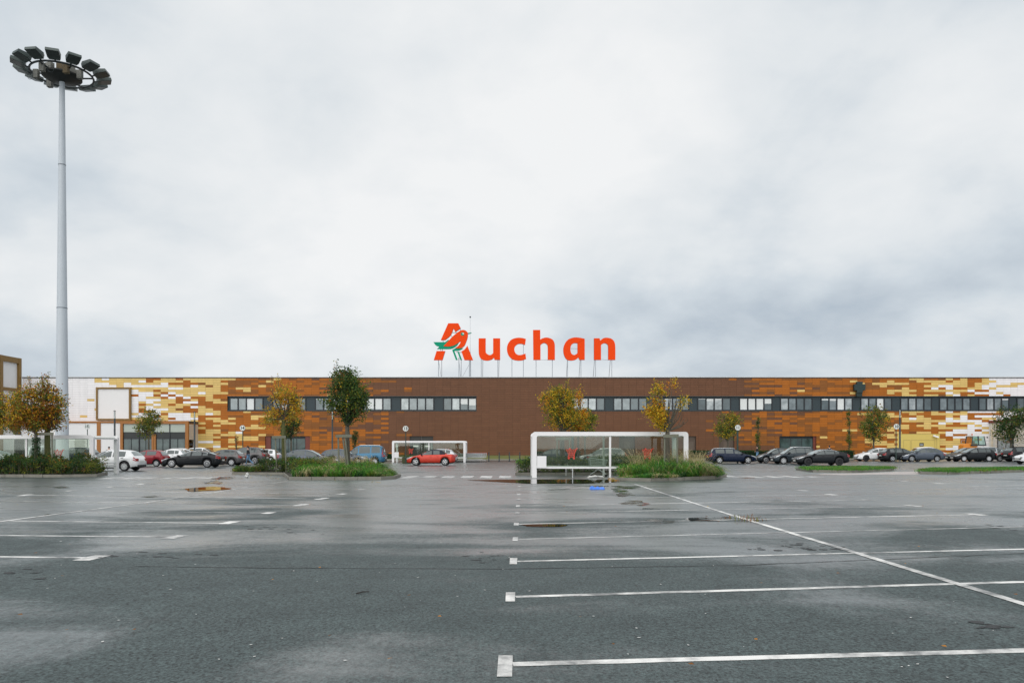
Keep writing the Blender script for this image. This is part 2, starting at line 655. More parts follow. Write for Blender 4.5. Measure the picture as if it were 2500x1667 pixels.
sm = MB()
sm_pts = [(330, 1382), (640, 1386), (1240, 1388.5), (1800, 1380), (2140, 1366), (2600, 1346)]
prev = None
for k in range(len(sm_pts) - 1):
    a, c = at(*sm_pts[k]), at(*sm_pts[k + 1])
    m = int((c - a).length / .12)
    for q in range(m):
        p = a.lerp(c, q / m)
        wv = .012 + .016 * noise.noise(Vector((p.x * 1.7, 0, 3))) + .008 * noise.noise(Vector((p.x * 9, 0, 1)))
        y_ = p.y + .03 * noise.noise(Vector((p.x * 2.5, 7, 0)))
        cur_ = ((p.x, y_ - max(.002, wv), gz(p.x) + .0045), (p.x, y_ + max(.002, wv), gz(p.x) + .0045))
        if prev:
            sm.poly([prev[0], cur_[0], cur_[1], prev[1]])
        prev = cur_
for (px, py, sx, sy, n_) in ((345, 1355, 90, 12, 16), (700, 1295, 60, 8, 8), (1180, 1362, 40, 10, 12), (1960, 1336, 110, 10, 22), (2420, 1530, 60, 18, 10), (640, 1288, 50, 6, 6), (80, 1400, 60, 10, 8), (2450, 1285, 80, 8, 10)):
    for _ in range(n_):
        p = at(R.gauss(px, sx * .6), R.gauss(py, sy * .6))
        r_ = R.uniform(.02, .075)
        e = R.uniform(.35, .8)
        sm.poly([(p.x + r_ * math.cos(t * PI / 5) * (1 + .4 * noise.noise(Vector((t, p.x * 9, p.y)))), p.y + r_ * e * math.sin(t * PI / 5) * (1 + .4 * noise.noise(Vector((t, p.y * 9, p.x)))), gz(p.x) + .0045) for t in range(10)])
tag(sm.build('asphalt_joint_marks', mat('bitumen_black', (.012, .014, .015), .6, var=.3, scale=8)), 'dark bitumen joint and oil spots on the asphalt', kind='structure')

zb = MB()
for (p0, p1) in ((266, 566), (985, 1268), (1772, 2030)):
    X0, X1 = PX(p0, 40), PX(p1, 40)
    k = 0
    while X0 + k * 1.0 + 0.6 < X1:
        x = X0 + k * 1.0
        # the stripes lean slightly, following the lane direction
        zb.poly([(x, 38.6, gz(x) + ZL), (x + .62, 38.6, gz(x + .62) + ZL), (x + .62, 41.6, gz(x + .62) + ZL), (x, 41.6, gz(x) + ZL)])
        k += 1
tag(zb.build('zebra_crossing_markings', [paint_worn]), 'worn white zebra stripes across the lanes', kind='structure')

# pale concrete apron between the two grass islands
pv = MB()
P = [at(*p) for p in [(1995, 1158), (2010, 1156), (2110, 1154.5), (2190, 1151.5), (2250, 1150.5), (2262, 1153.5), (2235, 1158), (2120, 1158.5), (2060, 1159.5)]]
pv.poly([(p.x, p.y, gz(p.x) + 0.005) for p in P[::-1]])
tag(pv.build('concrete_pavement', mat('pale_concrete', (0.42, 0.38, 0.36), 0.6, var=0.3, scale=1.5)), 'pale concrete apron between grass islands', kind='structure')


# ---------------------------------------------------------------- puddles
def water_mat():
    m = bpy.data.materials.new('puddle_water')
    m.use_nodes = True
    nt = m.node_tree
    b = nt.nodes['Principled BSDF']
    b.inputs['Base Color'].default_value = (0.018, 0.018, 0.015, 1)
    b.inputs['Roughness'].default_value = 0.015
    b.inputs['IOR'].default_value = 1.33
    geo = nt.nodes.new('ShaderNodeNewGeometry')
    n = nt.nodes.new('ShaderNodeTexNoise')
    n.inputs['Scale'].default_value = 3.0
    nt.links.new(geo.outputs['Position'], n.inputs['Vector'])
    bp = nt.nodes.new('ShaderNodeBump')
    bp.inputs['Strength'].default_value = 0.02
    bp.inputs['Distance'].default_value = 0.002
    nt.links.new(n.outputs['Fac'], bp.inputs['Height'])
    nt.links.new(bp.outputs[0], b.inputs['Normal'])
    return m


WATER = water_mat()


def thin_water():
    m = water_mat()
    m.name = 'thin_water_film'
    nt = m.node_tree
    b = nt.nodes['Principled BSDF']
    out = nt.nodes['Material Output']
    geo = nt.nodes.new('ShaderNodeNewGeometry')
    mp = nt.nodes.new('ShaderNodeMapping')
    mp.inputs['Scale'].default_value = (.9, 1.6, 1)
    n = nt.nodes.new('ShaderNodeTexNoise')
    n.inputs['Scale'].default_value = 2.2
    n.inputs['Detail'].default_value = 7
    n.inputs['Roughness'].default_value = .62
    nt.links.new(geo.outputs['Position'], mp.inputs[0])
    nt.links.new(mp.outputs[0], n.inputs['Vector'])
    rp = nt.nodes.new('ShaderNodeMapRange')
    rp.inputs['From Min'].default_value = .44
    rp.inputs['From Max'].default_value = .60
    nt.links.new(n.outputs['Fac'], rp.inputs['Value'])
    t = nt.nodes.new('ShaderNodeBsdfTransparent')
    ms = nt.nodes.new('ShaderNodeMixShader')
    nt.links.new(rp.outputs[0], ms.inputs[0])
    nt.links.new(t.outputs[0], ms.inputs[1])
    nt.links.new(b.outputs[0], ms.inputs[2])
    nt.links.new(ms.outputs[0], out.inputs['Surface'])
    return m


THIN = thin_water()


def puddle(label, pts, jag=0.10):
    P = [at(*p) for p in pts]
    out = []
    n = len(P)
    for k in range(n):
        a, c = P[k], P[(k + 1) % n]
        m = max(2, int((c - a).length / 0.25))
        for q in range(m):
            p = a.lerp(c, q / m)
            d = noise.noise_vector(p * 1.7) * jag + noise.noise_vector(p * 6) * jag * 0.4
            out.append((p.x + d.x * 2.2, p.y + d.y, gz(p.x) + 0.0080))
    mb = MB()
    area = sum(out[k][0] * out[(k + 1) % len(out)][1] - out[(k + 1) % len(out)][0] * out[k][1] for k in range(len(out)))
    mb.poly(out if area > 0 else out[::-1])
    tag(mb.build('puddle_water', WATER if label.startswith(('long', 'orange puddle', 'dark puddle')) else THIN), label, kind='structure')


puddle('long puddle mirroring the trolley shelter', [(1138, 1171.8), (1240, 1170.5), (1340, 1170), (1470, 1170), (1532, 1172), (1500, 1177.5), (1430, 1180.5), (1300, 1181), (1205, 1176)], .06)
puddle('thin puddle beside the blue plastic sheet', [(1408, 1186), (1470, 1185), (1565, 1187), (1558, 1193), (1500, 1195), (1478, 1191), (1420, 1193), (1340, 1197), (1338, 1194.5)])
puddle('thin film of water behind the lane line', [(1500, 1196), (1525, 1196), (1545, 1209), (1520, 1214), (1500, 1206)])
puddle('shallow puddle below the blue plastic sheet', [(1520, 1222), (1565, 1221), (1580, 1229), (1600, 1233), (1560, 1235), (1520, 1231)])
puddle('shallow streak of water by the lane line', [(1560, 1240), (1635, 1240), (1650, 1242), (1570, 1243)])
puddle('dark puddle on a bay line', [(1268, 1281), (1320, 1279), (1378, 1281.5), (1368, 1285), (1320, 1286), (1283, 1285)])
puddle('shallow puddle on a far bay line', [(1585, 1267.5), (1635, 1267), (1650, 1277), (1600, 1277.5), (1588, 1271)])
puddle('broad thin puddle before the lane crossing', [(1672, 1263), (1755, 1261), (1775, 1266), (1740, 1272), (1690, 1271)], .16)
puddle('orange puddle mirroring the facade', [(436, 1194), (480, 1190), (520, 1187.5), (560, 1191.5), (555, 1195), (500, 1198), (470, 1200.5), (455, 1196)])
puddle('orange streak of water behind the larger puddle', [(495, 1178), (525, 1172), (548, 1177), (535, 1182), (500, 1181)])
puddle('puddle at the kerb with leaves', [(515, 1168), (545, 1163), (568, 1164), (562, 1170), (530, 1171)])
puddle('small dark puddle on the west bays', [(340, 1213), (380, 1209.5), (395, 1211), (375, 1215)])
puddle('dark wet spot in the far west bays', [(130, 1189.5), (160, 1188), (168, 1190.5), (148, 1192)])
puddle('streak of water beside the long west line', [(85, 1261), (110, 1255), (118, 1254), (112, 1258)])
puddle('small puddle by the east zebra', [(1800, 1166), (1835, 1165), (1845, 1167), (1815, 1168.5)])


# ---------------------------------------------------------------- leaves and blades
LEAFQ = {'n': 0}


def leaf(mb, c, s, mi, up=0.35, wid=0.62):
    a = Vector((R.gauss(0, 1), R.gauss(0, 1), R.gauss(0, 1)))
    a.normalize()
    n = Vector((R.gauss(0, 1), R.gauss(0, 1), R.gauss(0, 1) + up))
    b = n.cross(a)
    if b.length < 1e-4:
        b = Vector((1, 0, 0))
    b.normalize()
    k = a.cross(b) * s * 0.18
    a = a * s * 0.55
    b = b * s * 0.5 * wid
    i = mb.add([c - a, c + b - a * 0.15 + k, c + a, c - b - a * 0.15 + k])
    mb.face((i, i + 1, i + 2, i + 3), mi)


def blade(mb, base, h, lean, wd, mi, droop=0.6):
    d = Vector((lean[0], lean[1], 0))
    s = Vector((-d.y, d.x, 0))
    if s.length < 1e-5:
        s = Vector((1, 0, 0))
    s.normalize()
    s = s * wd
    p1 = base + Vector((0, 0, h * 0.55)) + d * h * 0.35
    p2 = base + Vector((0, 0, h * (1.0 - droop * 0.35))) + d * h * 0.9
    p3 = base + Vector((0, 0, h * (1.0 - droop))) + d * h * 1.5
    i = mb.add([base - s, base + s, p1 + s * .9, p1 - s * .9, p2 + s * .6, p2 - s * .6, p3])
    mb.face((i, i + 1, i + 2, i + 3), mi)
    mb.face((i + 3, i + 2, i + 4, i + 5), mi)
    mb.face((i + 5, i + 4, i + 6), mi)


def LM(name, rgb):
    return mat(name, rgb, 0.55, var=0.22, scale=9, trans=0.38, spec=0.3)


lf = {
    'dg': LM('leaf_dark_green', (0.030, 0.072, 0.022)),
    'mg': LM('leaf_green', (0.080, 0.145, 0.030)),
    'og': LM('leaf_olive', (0.215, 0.225, 0.030)),
    'ye': LM('leaf_yellow', (0.66, 0.44, 0.030)),
    'or': LM('leaf_orange', (0.58, 0.235, 0.020)),
    'br': LM('leaf_brown', (0.27, 0.115, 0.030)),
    'gr': LM('grass_green', (0.068, 0.225, 0.030)),
    'gb': LM('grass_bright', (0.130, 0.345, 0.036)),
    'gs': LM('grass_straw', (0.56, 0.46, 0.25)),
    'gd': LM('grass_deep', (0.030, 0.095, 0.032)),
    'rd': LM('rose_red', (0.42, 0.05, 0.03)),
}
bark = mat('bark', (0.085, 0.075, 0.055), 0.85, var=0.45, scale=14, bump=0.6, bscale=30)
bark_moss = mat('mossy_bark', (0.085, 0.090, 0.028), 0.9, var=0.5, scale=9, bump=0.6, bscale=30)
stake_wood = mat('weathered_stake_wood', (0.16, 0.16, 0.12), 0.85, var=0.3, scale=12)
kerb_mat = mat('kerb_concrete', (0.20, 0.19, 0.16), 0.8, var=0.45, scale=2.5, bump=0.4, bscale=18)
soil = mat('planter_soil', (0.035, 0.032, 0.02), 0.95, var=0.4, scale=4)
lawn = mat('lawn_turf', (0.035, 0.085, 0.02), 0.9, var=0.35, scale=3)


def inside(p, poly):
    c = False
    n = len(poly)
    for i in range(n):
        a, b = poly[i], poly[i - 1]
        if (a[1] > p[1]) != (b[1] > p[1]) and p[0] < (b[0] - a[0]) * (p[1] - a[1]) / (b[1] - a[1]) + a[0]:
            c = not c
    return c


def sample_in(poly):
    x0, x1 = min(p[0] for p in poly), max(p[0] for p in poly)
    y0, y1 = min(p[1] for p in poly), max(p[1] for p in poly)
    while True:
        p = (R.uniform(x0, x1), R.uniform(y0, y1))
        if inside(p, poly):
            return p


def shrink(poly, t=0.93):
    cx = sum(p[0] for p in poly) / len(poly)
    cy = sum(p[1] for p in poly) / len(poly)
    return [(p[0] + (cx - p[0]) / max(1e-6, math.hypot(cx - p[0], cy - p[1])) * t, p[1] + (cy - p[1]) / max(1e-6, math.hypot(cx - p[0], cy - p[1])) * t) for p in poly]


def island(label, poly, fill, h=0.14, kerbw=0.16):
    """raised kerb ring with a filled bed inside it"""
    inner = shrink(poly, kerbw)
    mb = MB()
    n = len(poly)
    ar = sum(poly[k][0] * poly[(k + 1) % n][1] - poly[(k + 1) % n][0] * poly[k][1] for k in range(n))
    if ar < 0:
        poly, inner = poly[::-1], inner[::-1]
    V3 = lambda p, z: (p[0], p[1], gz(p[0]) + z)
    for k in range(n):
        k2 = (k + 1) % n
        segs = max(1, int(math.hypot(poly[k2][0] - poly[k][0], poly[k2][1] - poly[k][1]) / 1.0))
        for q in range(segs):
            f0, f1 = q / segs + (0.005 if segs > 1 else 0), (q + 1) / segs
            lp = lambda A, f: (lerp(A[k][0], A[k2][0], f), lerp(A[k][1], A[k2][1], f))
            hh = h + R.uniform(-.008, .012)
            o0, o1, i0, i1 = lp(poly, f0), lp(poly, f1), lp(inner, f0), lp(inner, f1)
            mb.poly([V3(o0, -.02), V3(o1, -.02), V3(o1, hh), V3(o0, hh)], 0)
            mb.poly([V3(o0, hh), V3(o1, hh), V3(i1, hh), V3(i0, hh)], 0)
            mb.poly([V3(i0, hh), V3(i1, hh), V3(i1, 0), V3(i0, 0)], 0)
            mb.poly([V3(o0, -.02), V3(o0, hh), V3(i0, hh), V3(i0, -.02)], 0)
            mb.poly([V3(o1, -.02), V3(i1, -.02), V3(i1, hh), V3(o1, hh)], 0)
    mb.poly([V3(p, h - .03) for p in inner], 1)
    tag(mb.build('planter_kerb', [kerb_mat, fill]), label, kind='structure')
    return inner


def G(px, py):
    p = at(px, py)
    return (p.x, p.y)


def gpt(px, d):
    return (PX(px, d), d)


west_bed = [G(-80, 1164), G(150, 1164.5), G(236, 1163), G(263, 1158.5), gpt(262, 44.2), gpt(-80, 44.6)]
mid_bed = [G(566, 1158), G(690, 1158.5), G(704, 1171), G(930, 1171), G(966, 1168.5), G(979, 1163.5), gpt(930, 44.0), gpt(572, 48)]
hedge_bed = [gpt(1258, 42.6), gpt(1600, 42.6), gpt(1600, 46.5), gpt(1265, 46.5)]
east_bed = [G(1500, 1172), G(1590, 1174.5), G(1745, 1169), G(1774, 1164.5), gpt(1762, 41.8), gpt(1690, 42.4), gpt(1520, 38.4)]
lawn_a = [G(1943, 1147), G(1985, 1152.5), G(2080, 1153.5), G(2178, 1149.5), G(2183, 1146), gpt(2160, 53), gpt(1975, 53)]
lawn_b = [G(2241, 1154), G(2248, 1157), G(2312, 1158), G(2560, 1150), gpt(2560, 51.5), gpt(2270, 49)]
for nm, poly, fl in (('concrete kerb round the west planting bed', west_bed, soil), ('stepped kerb round the grassy bed with two trees', mid_bed, soil),
                     ('kerb of the bed behind the trolley shelter', hedge_bed, soil), ('kerb of the bed with tall grass', east_bed, soil),
                     ('kerb of the small mown island', lawn_a, lawn), ('kerb of the long mown island', lawn_b, lawn)):
    island(nm, poly, fl)


def shrub_mass(name, label, poly, n, hfun, cols, s=0.075, group=None, kind='stuff', cat=None):
    mb = MB()
    ms = [lf[c] for c, _ in cols] + [bark]
    wts = [x for _, x in cols]
    nc = n // 14
    for _ in range(nc):
        p = sample_in(poly)
        hh = hfun(*p)
        if hh < 0.06:
            continue
        z = hh * (1 - R.random() ** 2.2 * 0.95)
        base = Vector((p[0], p[1], gz(p[0]) + 0.1))
        tip = base + Vector((R.gauss(0, .06), R.gauss(0, .06), z))
        cn = noise.noise(Vector((p[0] * 1.5, p[1] * 1.5, 4.0 + tip.z))) * 1.5 + .35
        ci = R.choices(range(len(wts)), wts)[0] if R.random() < .6 else int(clamp(cn, 0, .999) * min(3, len(wts)))
        for _ in range(14):
            q = tip + Vector((R.gauss(0, .085), R.gauss(0, .085), R.gauss(0, .07)))
            if q.z < 0.12:
                q.z = 0.12 + R.random() * .1
            leaf(mb, q, s * R.uniform(.7, 1.4), ci if R.random() < .7 else R.choices(range(len(wts)), wts)[0], up=.8)
        if R.random() < .25:
            mb.tube([base, tip], .008, 4, False, len(wts))
    o = mb.build(name, ms)
    return tag(o, label, cat, group, kind)


def bumps(p, sc=0.9, seed=0.0):
    return 0.5 + noise.noise(Vector((p[0] * sc + seed, p[1] * sc, seed)))


# west bed: roses and low evergreens about a metre high, dropping at the kerb end
wx1 = PX(262, 42)
shrub_mass('shrub_foliage', 'dense dark green shrubs with red rose hips in the west bed', shrink(west_bed, .1), 34000,
           lambda x, y: min(1.0, (wx1 - x) / 1.6 + .12) * (0.26 + 0.78 * bumps((x, y), 1.0, 3.1)) * clamp((y - 40.2) / 1.2 + .35, .3, 1.0) * 1.12,
           [('dg', 44), ('mg', 34), ('og', 9), ('br', 5), ('or', 1.2), ('rd', 1.0)])
# mid bed: low evergreen mat at one end
mid_w = [G(570, 1157), G(700, 1157.5), gpt(720, 42.0), gpt(815, 42.2), gpt(815, 44.6), gpt(580, 47.6)]
shrub_mass('evergreen_ground_cover', 'low evergreen cover under the two staked trees', mid_w, 24000,
           lambda x, y: (0.42 + 0.50 * bumps((x, y), .9, 8.3)) * clamp((x - PX(575, 43)) / 1.1 + .3, .3, 1), [('dg', 30), ('mg', 36), ('og', 20), ('br', 6), ('gb', 10)], s=.06)
shrub_mass('hedge_foliage', 'low dark hedge growing behind the open trolley shelter', [gpt(1262, 42.8), gpt(1590, 42.8), gpt(1590, 46.2), gpt(1268, 46.2)], 20000,
           lambda x, y: .62 + .28 * bumps((x, y), 1.1, 5.5), [('dg', 45), ('mg', 38), ('og', 12), ('gb', 4)], s=.065)


def grass_mass(name, label, poly, n, hfun, cols, wd=.007, tuft=16, droop=.55, spread=.05, wind=(.35, 0)):
    mb = MB()
    ms = [lf[c] for c, _ in cols]
    wts = [x for _, x in cols]
    for _ in range(n // tuft):
        p = sample_in(poly)
        hh = hfun(*p)
        if hh < .03:
            continue
        cn = noise.noise(Vector((p[0] * 1.4, p[1] * 1.4, len(cols)))) * 1.6 + .5
        ci = R.choices(range(len(wts)), wts)[0] if R.random() < .45 else int(clamp(cn, 0, .999) * len(wts))
        for _ in range(tuft):
            b = Vector((p[0] + R.gauss(0, spread), p[1] + R.gauss(0, spread), gz(p[0]) + .1))
            a = R.uniform(0, 2 * PI)
            r = R.uniform(.2, 1.25)
            blade(mb, b, hh * R.uniform(.6, 1.15), (math.cos(a) * r + wind[0], math.sin(a) * r + wind[1]), wd * R.uniform(.7, 1.5),
                  ci if R.random() < .75 else R.choices(range(len(wts)), wts)[0], droop * R.uniform(.6, 1.2))
    o = mb.build(name, ms)
    return tag(o, label, kind='stuff')


mid_e = [G(708, 1169.5), G(930, 1169.5), G(968, 1166), gpt(960, 40), gpt(930, 43.5), gpt(780, 43.5)]
mgx0, mgx1 = PX(720, 40), PX(965, 38)
grass_mass('ornamental_grass', 'long green drooping grass filling the bed beside the kerb', mid_e, 15000,
           lambda x, y: (.24 + .56 * bumps((x, y), 1.1, 1.7)) * clamp((y - 36.7) / 1.1 + .22, .22, 1) * clamp((mgx1 - x) / 1.8 + .05, .12, 1) * clamp((x - mgx0) / 2.5 + .45, .4, 1), [('gd', 20), ('gr', 34), ('gb', 32), ('og', 9), ('gs', 3)], wd=.009, droop=.72, wind=(.5, -.15))
grass_mass('dry_grass', 'pale seeding grass stems around the staked tree', [gpt(800, 41.5), gpt(905, 41.5), gpt(905, 43), gpt(800, 43)], 420,
           lambda x, y: 1.0, [('gs', 1)], wd=.007, tuft=9, droop=.25, wind=(-.25, 0))
ex0, ex1 = PX(1500, 37.5), PX(1770, 40)
grass_mass('tall_grass', 'mound of tall green grass in the kerbed bed beside the trolley shelter', shrink(east_bed, .12), 21000,
           lambda x, y: (.42 + .66 * bumps((x, y), .95, 6.4)) * clamp((ex1 - x) / 2.6 + .12, .12, 1) * clamp((x - ex0) / .9 + .25, .25, 1) * clamp((y - 35.9) / 1.0 + .32, .32, 1.0),
           [('gd', 22), ('gr', 34), ('gb', 28), ('og', 10), ('gs', 3)], wd=.009, droop=.72, wind=(.3, -.2))
grass_mass('dry_grass', 'pale seeding grass stems on the mound before the shelter', [gpt(1535, 37.6), gpt(1720, 38.0), gpt(1720, 40.6), gpt(1560, 38.3)], 620,
           lambda x, y: 1.08 + .25 * bumps((x, y), 1.2, 2.0), [('gs', 1)], wd=.007, tuft=9, droop=.22, wind=(-.4, 0))
shrub_mass('leafy_undergrowth', 'leafy low plants at the foot of the grass mound', [gpt(1500, 37.0), gpt(1580, 36.2), gpt(1760, 37.0), gpt(1755, 38.6), gpt(1520, 38.5)], 15000,
           lambda x, y: .30 + .25 * bumps((x, y), 1.3, 4.0), [('gr', 40), ('gb', 30), ('gd', 20), ('ye', 1.5)], s=.06)
shrub_mass('leafy_undergrowth', 'leafy low plants mixed into the grassy bed with two staked trees', shrink(mid_e, .1), 12000,
           lambda x, y: (.18 + .55 * bumps((x, y), 1.2, 7.0)) * clamp((y - 36.8) / 1.2 + .3, .3, 1) * clamp((mgx1 - x) / 1.8 + .1, .15, 1), [('gr', 34), ('gb', 26), ('mg', 24), ('og', 16)], s=.06)
for lw, lb in ((lawn_a, 'short green grass on the small kerbed island'), (lawn_b, 'short green grass on the long kerbed island')):
    grass_mass('lawn_grass', lb, shrink(lw, .08), 15000, lambda x, y: .13 + .06 * bumps((x, y), 1.0, 9), [('gr', 45), ('gb', 40), ('gd', 12), ('og', 4)], wd=.008, tuft=12, droop=.3, spread=.14, wind=(0, 0))

# fallen leaves and chippings of litter
fl = MB()
lit = MB()


def scatter(n, px0, px1, py0, py1, s, mis):
    for _ in range(n):
        p = at(R.uniform(px0, px1), R.uniform(py0, py1))
        a = R.uniform(0, PI)
        c, q = Vector((math.cos(a), math.sin(a), 0)), Vector((-math.sin(a), math.cos(a), 0))
        z = Vector((p.x, p.y, gz(p.x) + .018 + R.random() * .02))
        ss = s * R.uniform(.6, 1.3)
        up = Vector((0, 0, ss * .3))
        i = fl.add([z - c * ss, z - q * ss * .6 + up, z + c * ss, z + q * ss * .6])
        fl.face((i, i + 1, i + 2, i + 3), R.choice(mis))


scatter(70, 1485, 1512, 1168, 1174, .055, (0, 0, 1))
scatter(16, 1358, 1385, 1172, 1175, .05, (1, 2))
scatter(90, 566, 700, 1159, 1170, .04, (0, 1, 2, 2))
scatter(60, 520, 566, 1164, 1172, .04, (1, 2, 2))
scatter(8, 905, 928, 1176.5, 1179, .05, (0, 1))
scatter(14, 1700, 1870, 1262, 1278, .04, (2,))
scatter(60, 1260, 1560, 1164, 1172, .03, (0, 1, 2))
scatter(40, 0, 2500, 1170, 1260, .03, (0, 1, 2))
scatter(26, 0, 2500, 1260, 1640, .022, (1, 2))
scatter(1, 1844, 1846, 1566, 1568, .03, (1,))
tag(fl.build('fallen_leaves', [lf['ye'], lf['or'], lf['br']]), 'yellow and brown leaves fallen on the wet asphalt', kind='stuff')
for _ in range(160):
    p = at(R.uniform(0, 2500), R.choice((R.uniform(1130, 1200), R.uniform(1200, 1660))))
    s = R.uniform(.008, .022) * (1 if p.y < 12 else 1.8)
    a = R.uniform(0, PI)
    c, q = Vector((math.cos(a), math.sin(a), 0)) * s, Vector((-math.sin(a), math.cos(a), 0)) * s * .6
    z = Vector((p.x, p.y, gz(p.x) + .007))
    i = lit.add([z - c, z - q, z + c, z + q])
    lit.face((i, i + 1, i + 2, i + 3))
tag(lit.build('paper_litter', mat('scrap_paper', (.62, .62, .60), .7)), 'tiny pale scraps scattered over the car park', kind='stuff')

wd_ = MB()
for (px, py, h) in ((1808, 1272, .16), (1838, 1273, .20), (1822, 1268, .12), (1780, 1266, .1), (1850, 1271, .1)):
    p = at(px, py)
    for _ in range(9):
        a = R.uniform(0, 2 * PI)
        blade(wd_, Vector((p.x + R.gauss(0, .08), p.y + R.gauss(0, .08), gz(p.x))), h * R.uniform(.4, 1), (math.cos(a) * .5, math.sin(a) * .5), .006, R.choice((0, 0, 1)), .3)
tag(wd_.build('dry_weeds', [lf['br'], lf['og']]), 'dry brown weeds sprouting where two bay lines cross', kind='stuff')

st = MB()
a, c = at(869, 1451), at(902, 1446)
st.tube([(a.x, a.y, gz(a.x) + .012), ((a.x + c.x) / 2, (a.y + c.y) / 2 + .02, gz(a.x) + .016), (c.x, c.y, gz(c.x) + .012)], [.006, .007, .004], 6)
tag(st.build('wooden_stick', mat('stick_bark', (.03, .025, .022), .9)), 'thin dark stick lying alone on the open asphalt', 'stick')

bs = MB()
c = at(1458, 1194)
nx, nyy = 14, 8
for i in range(nx + 1):
    for j in range(nyy + 1):
        x = c.x - .27 + .54 * i / nx + R.gauss(0, .015)
        y = c.y - .28 + .56 * j / nyy
        e = min(i, nx - i, j, nyy - j)
        bs.add([(x, y, gz(x) + .012 + (.03 + .12 * abs(noise.noise(Vector((x * 5, y * 5, 2))))) * (e > 0))])
for i in range(nx):
    for j in range(nyy):
        k = i * (nyy + 1) + j
        bs.face((k, k + nyy + 1, k + nyy + 2, k + 1))
tag(bs.build('plastic_sheet', mat('blue_plastic', (.05, .20, .72), .35, var=.25, scale=9)), 'crumpled bright blue plastic sheet lying in a puddle', 'plastic sheet')

for (px, py, lb) in ((603, 1166, 'crumpled white paper rag at the stepped kerb under the trees'), (1455, 1166, 'flattened white carton under the lone shopping trolley')):
    mb = MB()
    c = at(px, py)
    hx, hz = (.09, .26) if px < 1000 else (.42, .07)
    for k in range(9):
        q = Vector((c.x + R.uniform(-hx, hx) * .6, c.y + R.uniform(-.06, .06), gz(c.x) + .02 + hz * (.15 + .08 * k)))
        mb.obox(q, (hx * .5, R.uniform(-.05, .05), R.uniform(-.04, .04)), (0, .05, R.uniform(-.03, .03)), (0, .01, hz * .12))
    tag(mb.build('paper_scrap', mat('scrap_paper', (.62, .62, .60), .7)), lb, 'litter')
# ---------------------------------------------------------------- supermarket
D = 108.0
FS = D / F
Y0 = D - 0.25            # front of the cladding carrier
YP = Y0 - 0.055          # front of the panels
ROW0, ROWH, NROW = 923.0, 5.66, 34
PAL = [
    mat('panel_white', (0.80, 0.78, 0.785), 0.45, var=.03, scale=.6),
    mat('panel_sand', (0.70, 0.48, 0.150), 0.45, var=.05, scale=.6),
    mat('panel_orange', (0.395, 0.122, 0.012), 0.5, var=.07, scale=.6, spec=.25),
    mat('panel_ochre', (0.250, 0.090, 0.018), 0.5, var=.08, scale=.6, spec=.25),
    mat('panel_brown', (0.148, 0.064, 0.031), 0.45, var=.06, scale=.6, spec=.25),
]
for m_ in PAL:
    # every panel left the factory a touch different, and rain has streaked them
    nt_ = m_.node_tree
    b_ = nt_.nodes['Principled BSDF']
    src = b_.inputs['Base Color'].links[0].from_socket
    ge = nt_.nodes.new('ShaderNodeNewGeometry')
    mp_ = nt_.nodes.new('ShaderNodeMapping')
    mp_.inputs['Scale'].default_value = (2.6, 1, .16)
    ns = nt_.nodes.new('ShaderNodeTexNoise')
    ns.inputs['Scale'].default_value = 1.0
    ns.inputs['Detail'].default_value = 5
    nt_.links.new(ge.outputs['Position'], mp_.inputs[0])
    nt_.links.new(mp_.outputs[0], ns.inputs['Vector'])
    sm_ = nt_.nodes.new('ShaderNodeMath')
    sm_.operation = 'MULTIPLY_ADD'
    sm_.inputs[1].default_value = .13 if m_.name != 'panel_white' else .05
    sm_.inputs[2].default_value = .86 if m_.name != 'panel_white' else .935
    nt_.links.new(ge.outputs['Random Per Island'], sm_.inputs[0])
    s2_ = nt_.nodes.new('ShaderNodeMath')
    s2_.operation = 'MULTIPLY_ADD'
    s2_.inputs[1].default_value = .16
    nt_.links.new(ns.outputs['Fac'], s2_.inputs[0])
    nt_.links.new(sm_.outputs[0], s2_.inputs[2])
    vm_ = nt_.nodes.new('ShaderNodeVectorMath')
    vm_.operation = 'SCALE'
    nt_.links.new(src, vm_.inputs[0])
    nt_.links.new(s2_.outputs[0], vm_.inputs['Scale'])
    nt_.links.new(vm_.outputs[0], b_.inputs['Base Color'])
carrier = mat('cladding_carrier', (0.05, 0.030, 0.022), 0.7)
body_dark = mat('strip_metal', (0.022, 0.038, 0.045), 0.5, var=.15)
frame_dark = mat('window_frame_metal', (0.010, 0.013, 0.017), 0.5)
trim_or = mat('timber_trim', (0.33, 0.125, 0.022), 0.5, var=.15, scale=1.2)
trim_ol = mat('timber_trim_side', (0.21, 0.115, 0.02), 0.5, var=.15, scale=1.2)

ZB = 0.1
base = Vector((0, D, 0))
mall = thing('supermarket_building', 'long two-storey store clad in brown, orange and white panels, topped by a roof sign', 'building', base)

WX0, WX1 = PX(58, D), PX(2700, D)


def Xf(px):
    return PX(px, D)


def Zf(py):
    return PZ(py, D)


ztop = Zf(921)
mb = MB(base)
mb.box(WX0, WX1, D, D + 46, -.3, ztop - .15)
mb.build('wall', mat('store_rear_wall', (.30, .28, .27), .8), mall)
# opening rectangles in pixels: x0, x1, y0, y1
zr = lambda r: ROW0 + ROWH * r
S0, S1 = zr(8), zr(14)
strips = [(557, 1163.5), (1393, 2640)]
doors_px = [(649, 758, 'shop'), (1001, 1058, 'double'), (1511, 1549, 'plain'), (1673, 1698, 'plain'), (1754, 1791, 'plain'), (1901, 1991, 'shop'), (2189, 2292, 'yellow')]
DT = zr(25)
porch_px = (60, 487)
rects = [(x0, x1, S0, S1) for x0, x1 in strips] + [(x0, x1, DT if k != 'yellow' else zr(24), 1130) for x0, x1, k in doors_px]
# carrier slabs around the openings
mb = MB(base)


def slab(x0, x1, y0, y1):
    mb.box(Xf(x0), Xf(x1), Y0, D, max(ZB - .4, Zf(y1)), Zf(y0))


